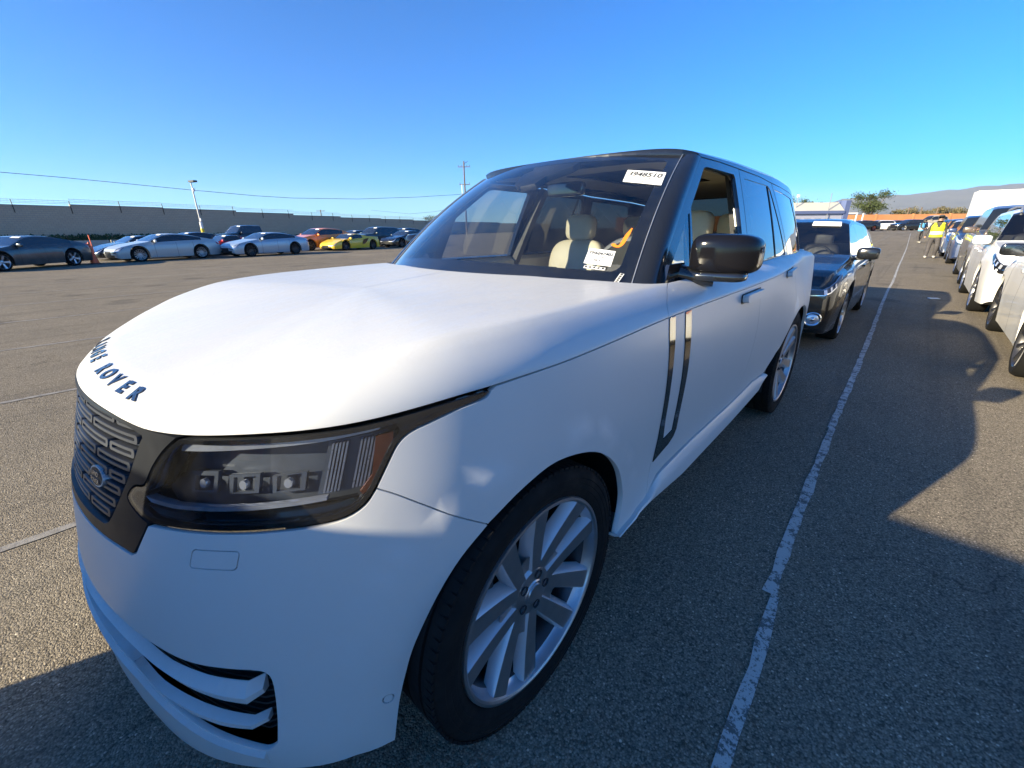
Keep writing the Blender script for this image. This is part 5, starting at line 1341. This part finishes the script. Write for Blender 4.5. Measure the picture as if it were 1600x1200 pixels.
def make_wall():
    A = np.array((-64.81, -2.46)); B = np.array((-82.78, 61.65)); d = (B-A)/np.linalg.norm(B-A); nrm = np.array((d[1], -d[0]))   # towards the lot
    t = thing('block_wall', 'long stepped brown block wall topped with barbed wire', 'wall', (A[0], A[1], 0), math.atan2(d[1], d[0]))
    st = [(-30, -13, 4.0), (-13, -4, 4.1), (-4, 5.2, 4.12), (5.2, 13.8, 4.30), (13.8, 22.8, 4.22), (22.8, 31.9, 4.03), (31.9, 41.3, 3.80), (41.3, 51.3, 3.62), (51.3, 61.0, 3.52), (61.0, 75, 3.36), (75, 100, 3.2), (100, 140, 3.0)]
    nw = 0
    for a, b, h in st:
        V = []; F = []
        for x, y, z in ((a, 0, 0), (b, 0, 0), (b, 0, h), (a, 0, h), (a, .3, 0), (b, .3, 0), (b, .3, h), (a, .3, h)): V.append((x, y, z))
        F = [(0, 1, 2, 3), (5, 4, 7, 6), (3, 2, 6, 7), (1, 5, 6, 2), (4, 0, 3, 7)]
        o = raw('wall_panel', V, F, 'block_wall', t, smooth=False)
        uv = o.data.uv_layers.new(name='UVMap')
        for lp in o.data.loops:
            v = o.data.vertices[lp.vertex_index].co; uv.data[lp.index].uv = (v.x, v.z)
        MB().box(((a+b)/2, .13, h+.04), (b-a, .36, .08)).build('wall_cap', 'concrete', t)
    def top(s): 
        for a, b, h in st:
            if a <= s < b: return h+.08
        return 3
    k = 0; s = -12.
    posts = []
    while s < 75:
        h = top(s); o = MB().tube([(s, -.02, h-.75), (s, -.05, h+.02), (s, .0, h+.5)], .035, 5).build('wire_bracket', 'black_trim', t); posts.append(s); s += 4.3
    for a, b, h in st[1:10]:
        for q, dy, r in ((.22, .0, .012), (.36, .0, .012), (.52, .0, .014)): MB().tube([(a, dy, h+.06+q), ((a+b)/2, dy, h+.04+q), (b, dy, h+.06+q)], r, 4).build('wire_strand', 'galvanised', t)
    mb = MB()
    s = -12.
    while s < 70:
        h = top(s); mb.tube([(s, -.12, h+.62), (s+.05, .0, h+.2)], .010, 3); s += .42
    tag(mb.build('wire_barbs', 'galvanised', t), kind='stuff')
    # planted verge at the foot of the wall
    V = []; F = []; rnd = random.Random(3)
    for i in range(26000):
        s = rnd.uniform(-25, 45); y = -rnd.uniform(.05, 1.7); hh = 1.35*(1-.35*rnd.random()) * (1 if s < 25 else max(.2, 1-(s-25)/20)); z = rnd.uniform(.0, hh)*(1-max(0, (-y-1.2)))
        a = rnd.uniform(0, 3.14); r = rnd.uniform(.08, .18); cx, cy = A+d*s-np.array((-d[1], d[0]))*(-y)
        up = rnd.uniform(-.5, .5); b = len(V)
        V += [(cx+r*math.cos(a), cy+r*math.sin(a), z), (cx-r*math.cos(a), cy-r*math.sin(a), z+up*.1), (cx, cy, z+r*1.3)]; F.append((b, b+1, b+2))
    V2 = np.array(V)
    tag(raw('ground_cover', V2, F, 'verge_leaf', smooth=False), kind='stuff')
    # low pale concrete barriers behind the cars
    for i in range(7):
        s = 2.5+i*3.15; off = 9.5
        c = A+d*s+nrm*off
        pr = [(-.30, 0), (.30, 0), (.26, .12), (.10, .35), (.075, .81), (-.075, .81), (-.10, .35), (-.26, .12)]
        o = MB().prism(pr, 'x', -1.5, 1.5).build('concrete_barrier', 'concrete', smooth=False); o.location = (c[0], c[1], 0); o.rotation_euler = (0, 0, math.atan2(d[1], d[0]))
        tag(o, ('leftmost pale barrier beside the red tipped marker', 'pale barrier behind the nose of the chalk white fastback', 'pale barrier behind the cabin of the chalk white fastback', 'pale barrier behind the tail of the chalk white fastback', 'pale barrier just left of the dark red sports car', 'pale barrier behind the dark red sports car', 'rightmost pale barrier before the black pickup')[i], 'barrier', 'concrete barriers before the wall')
def cone(x, y, label, h=.9, z=0.):
    t = thing('traffic_cone', label, 'cone', (x, y, z), 0, 'orange traffic cones')
    V, F = lathe_x([(0, .17), (.03, .165), (h*.97, .035), (h, .03), (h, 0)], 20); raw('cone_body', [(v[1], v[2], v[0]+.02) for v in V], [f[::-1] for f in F], 'cone_orange', t)
    MB().box((0, 0, .018), (.40, .40, .035)).build('cone_base', 'black_trim', t)
    V, F = lathe_x([(h*.62, .078), (h*.80, .052)], 20); raw('reflective_band', [(v[1]*1.05, v[2]*1.05, v[0]) for v in V], [f[::-1] for f in F], 'reflective_tape', t)
def tree(name, label, x, y, z, h, w, seed, m='dark_leaf', trunk=.3, lean=.1, n=2600, leaf=.22, group=None, flat=.6):
    rnd = random.Random(seed); t = thing(name, label, 'tree' if trunk else 'shrub', (x, y, z), 0, group)
    tips = []
    mb = MB(); th = h*trunk if trunk else .05*h
    top = Vector((lean*h*.3, 0, max(th, .1)))
    if trunk: mb.tube([(0, 0, 0), top*.5+Vector((.02, 0, 0)), top], [h*.035, h*.028, h*.022], 7)
    k = 9
    for i in range(k):
        a = 2*math.pi*i/k+rnd.uniform(-.3, .3); r = w*.5*rnd.uniform(.35, .8); zz = h*rnd.uniform(.5, .92)
        e = Vector((top.x+r*math.cos(a), r*math.sin(a), zz)); mid = (top+e)*.5+Vector((0, 0, -.05*h))
        mb.tube([top, mid, e], [h*.016, h*.010, h*.004], 5); tips.append(e)
        for _ in range(2):
            e2 = e+Vector((rnd.uniform(-1, 1), rnd.uniform(-1, 1), rnd.uniform(-.4, .6)))*w*.16; mb.tube([e, e2], [h*.005, h*.002], 4); tips.append(e2)
    mb.build('trunk', 'wood_pole', t)
    V = []; F = []
    for i in range(n):
        c = rnd.choice(tips); g = [rnd.gauss(0, 1) for _ in range(3)]; rr = w*.105
        p_ = c+Vector((g[0]*rr, g[1]*rr, g[2]*rr*flat)); s = leaf*rnd.uniform(.5, 1.3)
        u = Vector([rnd.gauss(0, 1) for _ in range(3)]).normalized(); v = u.cross(Vector((rnd.random(), rnd.random(), rnd.random()))).normalized(); b = len(V)
        V += [p_-u*s*.5, p_+v*s*.32, p_+u*s*.5, p_-v*s*.32]; F.append((b, b+1, b+2, b+3))
    raw('crown', V, F, m, t, smooth=False)
def utility():
    px, py = -73.6, 65.0; a = .75
    t = thing('utility_pole', 'tall wooden utility pole with crossarms left of the windscreen', 'utility pole', (px, py, 0), a)
    MB().tube([(0, 0, 0), (0, 0, 15.0)], [.19, .13], 8).build('pole', 'wood_pole', t)
    for z, L in ((13.9, 2.6), (10.5, 2.3)): MB().box((0, .05, z), (L, .12, .14)).build('crossarm', 'wood_pole', t)
    MB().tube([(-.6, 0, 8.4), (-.6, 0, 10.5)], .07, 6).build('riser', 'galvanised', t)
    for x, z in ((-1.2, 14.05), (-.5, 14.05), (.6, 14.05), (1.2, 14.05), (-1.0, 10.65), (1.0, 10.65), (.5, 14.6)): MB().tube([(x, .05, z), (x, .05, z+.22)], .06, 6).build('insulator', 'black_trim', t)
    MB().tube([(0, 0, 14.1), (.3, 0, 14.7), (.9, 0, 14.95)], .04, 5).build('top_bracket', 'black_trim', t)
    W = [(-84.58, -4.8, 8.95), (-86.12, -1.81, 8.85), (-87.76, 3.98, 8.75), (-88.18, 10.72, 8.4), (-87.43, 18.43, 7.89), (-85.58, 27.2, 7.31), (-84.22, 32.77, 7.1), (-80.48, 43.63, 7.17), (-76.98, 54.56, 7.77), (-74.11, 63.48, 8.49), (-73.6, 65.0, 8.7)]
    W = [(-70, -25, 10.2)]+W
    tag(MB().tube(W, .035, 5).build('overhead_cable', 'black_trim'), 'single dark cable sagging across the sky above the wall', 'cable')
    tag(MB().tube([(-73.6, 65, 6.3), (-85.6, 65.8, 5.5), (-103.6, 70.7, 5.6), (-140, 80, 8)], .03, 5).build('overhead_cable', 'black_trim'), 'thin cable dropping left from the tall utility pole', 'cable')
    t2 = thing('utility_pole', 'small distant utility pole rising just above the wall', 'utility pole', (-159.2, 71.0, 0), .8)
    MB().tube([(0, 0, 0), (0, 0, 8.6)], [.2, .15], 6).build('pole', 'wood_pole', t2); MB().box((0, 0, 8.2), (3.0, .15, .18)).build('crossarm', 'wood_pole', t2)
    l = thing('lamp_pole', 'slim light pole with yellow base behind the chalk white fastback', 'lamp post', (-46.9, 9.75, 0), .3)
    MB().tube([(0, 0, 0), (0, 0, 1.75)], .14, 10).build('yellow_base', 'yellow_paint', l); MB().tube([(0, 0, 1.75), (0, 0, 2.3)], .12, 10).build('white_band', 'white_wall', l)
    MB().tube([(0, 0, 2.3), (0, 0, 5.6)], [.07, .05], 8).build('pole', 'galvanised', l)
    MB().box((.32, 0, 5.62), (.75, .34, .14)).build('lamp_head', 'black_trim', l); MB().box((.12, 0, 4.95), (.16, .16, .26)).build('camera_box', 'white_wall', l); MB().box((.13, 0, 2.5), (.14, .1, .25)).build('junction_box', 'galvanised', l)
def background():
    # orange boundary wall
    a = math.atan2(16.5, 17.5)
    w = thing('boundary_wall', 'long terracotta coloured boundary wall behind the far cars', 'wall', (-10.2, 121, 0), a)
    for i in range(12): MB().box((-48+i*8.0, 0, 1.75), (7.96, .3, 3.5)).build('wall_panel', 'orange_wall', w); MB().box((-44+i*8.0, 0, 1.8), (.35, .4, 3.6)).build('pier', 'orange_wall', w)
    # site building with blue band and pylon
    b = thing('site_building', 'low beige building with blue band and dark pylon at its right end', 'building', (-11.6, 76.2, .4), math.atan2(4, 4))
    MB().box((1.2, 1.5, 1.3), (7.6, 3, 2.6)).build('lower_wall', 'lilac_wall', b)
    MB().box((1.2, 1.35, 2.80), (7.8, 3.3, .40)).build('blue_band', 'building_blue', b)
    V = [(-2.7, -.3, 3.0), (5.0, -.3, 3.0), (4.8, .9, 4.15), (-2.3, .9, 4.15), (-2.7, 3.2, 3.0), (5.0, 3.2, 3.0), (4.8, 2.0, 4.15), (-2.3, 2.0, 4.15)]
    raw('sloping_roof', V, [(0, 1, 2, 3), (5, 4, 7, 6), (3, 2, 6, 7), (1, 5, 6, 2), (4, 0, 3, 7), (4, 5, 1, 0)], 'building_beige', b, smooth=False)
    for x in (-1.5, .0, 1.5, 3.0): MB().box((x, -.02, 1.55), (.9, .06, .8)).build('window', 'far_glass', b)
    MB().box((5.4, .6, 2.1), (.7, 1.6, 4.5)).build('pylon', 'building_blue', b)
    MB().tube([(2.6, -.25, 0), (2.6, -.25, 5.3)], .05, 6).tube([(-1.9, .2, 0), (-1.9, .2, 5.2)], .05, 6).build('mast', 'galvanised', b); MB().box((-1.9, .2, 5.0), (.3, .2, .35)).build('mast_camera', 'white_wall', b)
    # white gateway and screens
    g = thing('gateway', 'white goalpost gateway beside the orange wall and cones', 'gate', (-8.3, 89.2, .5), .8)
    for x in (-1.3, 1.3, 2.4): MB().box((x, 0, 1.35), (.14, .14, 2.7)).build('post', 'white_wall', g)
    MB().box((0, 0, 2.7), (2.8, .16, .22)).build('beam', 'white_wall', g); MB().box((0, 0, 1.7), (1.9, .1, .15)).build('rail', 'white_wall', g)
    MB().box((-3.4, .5, 1.1), (2.6, .08, 1.9)).build('mesh_screen', 'grey_clad', g)
    pt = thing('water_barrier', 'orange plastic barrier beside the black SUV with orange wheels', 'barrier', (-9.2, 90.6, .5), .8); MB().prism([(-.3, 0), (.3, 0), (.15, .9), (-.15, .9)], 'x', -.8, .8).build('barrier_body', 'cone_orange', pt)
    cone(-10.4, 88.6, 'orange cone at the far left end beside the white gateway', 1.05, .5); cone(-6.3, 88.6, 'orange cone standing before the black SUV with orange wheels', 1.05, .5)
    cone(-28.3, .9, 'orange cone behind the tail of the gunmetal fastback', 1.0); 
    t = thing('sign_post', 'slim red tipped marker standing by the left hand cone', 'marker post', (-28.45, 1.0, 0)); MB().tube([(0, 0, 0), (0, 0, 1.35)], .02, 6).build('rod', 'cone_orange', t)
    # semi trailer
    s = thing('semi_trailer', 'large plain white box trailer above the cars at the right edge', 'trailer', (4.05, 57.2, gh(4, 57)), .06)
    MB().box((7.0, 1.3, 2.55), (14, 2.6, 2.85)).build('box', 'white_wall', s)
    MB().box((7.0, 1.3, 1.05), (13.6, 2.2, .16)).build('chassis', 'black_trim', s)
    for x in (1.2, 2.5, 12.2): 
        for yy in (.25, 2.3): V, F = lathe_x([(-.14, .3), (-.14, .5), (.14, .5), (.14, .3)], 20); raw('wheel', [(v[1]+x, v[0]+yy, v[2]+.5) for v in V], F, 'rubber', s)
    # trees and shrubs
    tree('eucalyptus_tree', 'spreading eucalyptus tree beyond the orange wall', -11.0, 153, .5, 9.2, 7.8, 11, trunk=.36, n=5200, leaf=.34)
    tree('round_tree', 'low dark tree left of the eucalyptus behind the building', -21.5, 146, .5, 6.8, 6.0, 12, trunk=.25, n=2200, leaf=.32)
    tree('slender_tree', 'tall bushy tree nearest the white SUV rear corner', -28.5, 133, .5, 8.6, 6.5, 13, trunk=.25, n=2600, leaf=.3)
    tree('slender_tree', 'shorter bushy tree between the white SUV and the beige building', -24.2, 136, .5, 7.4, 5.0, 14, trunk=.25, n=2000, leaf=.3)
    rnd = random.Random(4)
    for i, lab in enumerate(('dry shrub beside the eucalyptus tree', 'dry olive shrub above the far white van', 'bushy dry shrub right of the wooden posts', 'wide dry shrub in the middle of the slope', 'grey green shrub left of the white trailer', 'dry shrub touching the white trailer edge', 'low shrub beneath the small white house')):
        tree('dry_shrub', lab, -4.5+i*3.1, 156+i*3.3, 1.2, 3.6+rnd.random()*1.6, 5.2, 30+i, m='dry_leaf', trunk=0, n=1500, leaf=.34, group='dry shrubs on the slope', flat=.5)
    tree('wall_tree', 'small tree top showing over the block wall', -86.5, 64.5, 0, 4.9, 3.2, 50, trunk=.4, n=500, leaf=.25)
    for i, (x, y) in enumerate(((-2.6, 131), (-.6, 133), (2.0, 135))): tag(MB().tube([(x, y, .3), (x+.1, y, 4.9)], .14, 6).build('wooden_post', 'wood_pole'), ('left', 'middle', 'right')[i]+' of three dark posts above the orange wall', 'post', 'dark posts by the orange wall')
    # slope and pale house
    V = []; F = []
    for i in range(30):
        x = -60+i*7; hgt = 5.2+1.5*math.sin(i*.5)+max(0, (i-12))*.12
        V += [(x, 140+.8*x, .3), (x, 190+.8*x, hgt*.75), (x, 260+.8*x, hgt)]
    for i in range(29):
        for k in range(2): F.append((i*3+k, (i+1)*3+k, (i+1)*3+k+1, i*3+k+1))
    tag(raw('dry_slope', V, F, 'dry_hillside', angle=180), kind='structure')
    h = thing('small_house', 'tiny white house on the dry slope', 'house', (22, 215, 5.5), .6); MB().box((0, 0, 1.3), (7, 4, 2.6)).build('wall', 'white_wall', h); MB().prism([(-2.3, 2.6), (2.3, 2.6), (0, 3.6)], 'x', -3.7, 3.7).build('roof', 'concrete', h)
    # mountains
    rid = [(-30, .0), (-22, .25), (-16, .36), (-11, .52), (-7, .80), (-4.6, .86), (-2.3, .84), (0, .90), (2.5, .97), (4.5, 1.0), (7, .96), (10, .95), (13, .93), (17, 1.0), (22, 1.12), (30, 1.0), (40, .8)]
    V = []; F = []; D = 11500.; rnd = random.Random(9); N = 120
    ctr = math.atan2(26.1+.72, 1.8-1.55)
    for i in range(N):
        q = -30+70*i/(N-1); ang = math.pi/2-R(q)+R(.0); hh = np.interp(q, [r[0] for r in rid], [r[1] for r in rid])*630+rnd.uniform(-12, 12)
        for k, (dd, f) in enumerate(((-4200, 0), (-2700, .22), (-1500, .55), (-700, .85), (0, 1.), (1000, .6), (2500, 0))):
            j = rnd.uniform(-.10, .10)*700*f*(1-f)*3.0
            V.append((math.cos(ang)*(D+dd), math.sin(ang)*(D+dd), hh*f+j))
    for i in range(N-1):
        for k in range(6): F.append((i*7+k, i*7+k+1, (i+1)*7+k+1, (i+1)*7+k))
    tag(raw('mountains', V, F, 'dry_hillside', angle=180), kind='structure')
def person(name, label, x, y, rz, vest, pose, hood=True):
    t = thing(name, label, 'person', (x, y, gh(x, y)), rz)
    J = pose
    me = bpy.data.meshes.new('figure'); names = list(J); E = [('pelvis', 'waist'), ('waist', 'chest'), ('chest', 'neck'), ('neck', 'head0'), ('head0', 'head1')]
    for s in 'LR': E += [('chest', 'sh'+s), ('sh'+s, 'el'+s), ('el'+s, 'wr'+s), ('wr'+s, 'ha'+s), ('pelvis', 'hip'+s), ('hip'+s, 'kn'+s), ('kn'+s, 'an'+s), ('an'+s, 'toe'+s)]
    rad = dict(pelvis=.135, waist=.13, chest=.155, neck=.058, head0=.085, head1=.088, sh=.075, el=.052, wr=.036, ha=.042, hip=.118, kn=.088, an=.068, toe=.045)
    me.from_pydata([J[k] for k in names], [(names.index(a), names.index(b)) for a, b in E], [])
    o = bpy.data.objects.new('figure', me); C.objects.link(o)
    md = o.modifiers.new('s', 'SKIN'); ss = o.modifiers.new('d', 'SUBSURF'); ss.levels = 2; ss.render_levels = 2
    for i, k in enumerate(names):
        r = rad.get(k) or rad[k[:-1]]; me.skin_vertices[0].data[i].radius = (r, r)
        me.skin_vertices[0].data[i].use_root = (k == 'pelvis')
    dg = bpy.context.evaluated_depsgraph_get(); m2 = bpy.data.meshes.new_from_object(o.evaluated_get(dg)); bpy.data.objects.remove(o)
    m2.name = 'body'; m2.shade_smooth(); m2.materials.clear()
    for mm in ('hoodie', 'trousers', 'skin', 'shoe'): m2.materials.append(MATS[mm])
    hz = J['head0'][2]; pz = J['pelvis'][2]
    for p_ in m2.polygons:
        c = p_.center; i = 0
        if c.z < .10: i = 3
        elif c.z < pz-.02 and min((Vector(J['ha'+s])-c).length for s in 'LR') > .16: i = 1
        if min((Vector(J['ha'+s])-c).length for s in 'LR') < .075: i = 2
        if c.z > hz-.04 and (c.y < J['head0'][1]-.02): i = 2
        p_.material_index = i
    b = bpy.data.objects.new('body', m2); C.objects.link(b); b.parent = t
    hx, hy, hz1 = J['head1']
    MB().box((hx-.03, hy-.088, hz1-.01), (.022, .012, .010)).box((hx+.03, hy-.088, hz1-.01), (.022, .012, .010)).build('eye', 'dark_void', t)
    MB().box((hx, hy-.10, hz1-.035), (.022, .035, .035)).build('nose', 'skin', t)
    V, F = superell((hx, hy+.02, hz1+.01), (.225, .225, .26), .9, .9, 20, 14)
    keep = [f for f in F if not (np.mean([V[i][1] for i in f]) < hy-.035 and np.mean([V[i][2] for i in f]) < hz1+.075)]
    raw('hood' if hood else 'hair', V, keep, 'hoodie', t, angle=180)
    # vest: shell round the torso, open V at the neck
    V = []; F = []; n = 24; ch, pe = Vector(J['chest']), Vector(J['pelvis'])
    rows = [(1.0, .205, .15), (.82, .225, .165), (.5, .215, .16), (.2, .205, .155), (-.08, .225, .17)]
    for q, rx_, ry_ in rows:
        c = pe.lerp(ch+Vector((0, 0, .06)), q)
        for i in range(n):
            a = 2*math.pi*i/n-math.pi/2; V.append((c.x+rx_*math.cos(a), c.y+ry_*math.sin(a), c.z+(.05*abs(math.cos(a)) if q == 1.0 else 0)))
    for r in range(4):
        for i in range(n):
            cx = math.sin(2*math.pi*(i+.5)/n)
            if r == 0 and (abs(cx) < .30 and (i < 4 or i > n-5)): continue
            F.append((r*n+i, (r+1)*n+i, (r+1)*n+(i+1) % n, r*n+(i+1) % n))
    v = raw('vest', V, [f[::-1] for f in F], vest, t, angle=180)
    for q in (.32, .16):
        V = []; c = pe.lerp(ch+Vector((0, 0, .06)), q)
        for dz_ in (0, .045):
            for i in range(n): a = 2*math.pi*i/n; V.append((c.x+.224*math.cos(a), c.y+.17*math.sin(a), c.z+dz_))
        raw('reflective_stripe', V, [(i, (i+1) % n, n+(i+1) % n, n+i) for i in range(n)], 'reflective_tape', v)
    for s in (-1, 1):
        c = ch+Vector((s*.13, 0, .14)); MB().box((c.x, c.y, c.z-.01), (.085, .26, .05)).build('shoulder_strap', vest, v)
def people():
    P1 = dict(pelvis=(0, 0, .92), waist=(0, .0, 1.06), chest=(-.01, -.02, 1.30), neck=(0, -.03, 1.47), head0=(.0, -.05, 1.555), head1=(.0, -.06, 1.65),
      shL=(.19, -.01, 1.41), elL=(.27, .04, 1.14), wrL=(.29, -.03, .92), haL=(.29, -.06, .83), shR=(-.20, -.01, 1.41), elR=(-.29, .06, 1.15), wrR=(-.33, .0, .92), haR=(-.34, -.02, .83),
      hipL=(.10, 0, .88), knL=(.13, -.10, .49), anL=(.13, .06, .10), toeL=(.14, -.10, .05), hipR=(-.10, 0, .88), knR=(-.13, .02, .48), anR=(-.14, -.12, .09), toeR=(-.15, -.27, .05))
    person('person', 'worker in yellow hi vis vest and dark hood walking towards the camera', 1.86, 26.0, .05, 'vest_yellow', P1)
    P2 = dict(P1); P2.update(head0=(.04, -.08, 1.545), head1=(.05, -.11, 1.63), elL=(.24, -.12, 1.16), wrL=(.12, -.28, 1.12), haL=(.06, -.33, 1.12), elR=(-.26, -.05, 1.14), wrR=(-.15, -.26, 1.05), haR=(-.10, -.32, 1.04))
    person('person', 'distant worker in light blue vest and white shoes in the lane', 1.15, 46.5, 1.2, 'vest_blue', P2, hood=False)

def haze():
    m = bpy.data.materials.new('haze'); m.use_nodes = True; MATS['haze'] = m; nt = m.node_tree; nt.nodes.remove(nt.nodes['Principled BSDF'])
    v = nt.nodes.new('ShaderNodeVolumePrincipled'); v.inputs['Color'].default_value = (.76, .85, .98, 1); v.inputs['Density'].default_value = .55e-4; v.inputs['Anisotropy'].default_value = .1
    nt.links.new(v.outputs[0], nt.nodes['Material Output'].inputs['Volume'])
    tag(MB().box((0, 4500, 409), (22000, 21000, 820)).build('haze', 'haze', smooth=False), kind='stuff')
make_ground(); make_lines(); make_wall()
make_big_suv()
make_cars(); background(); utility(); people()
haze()
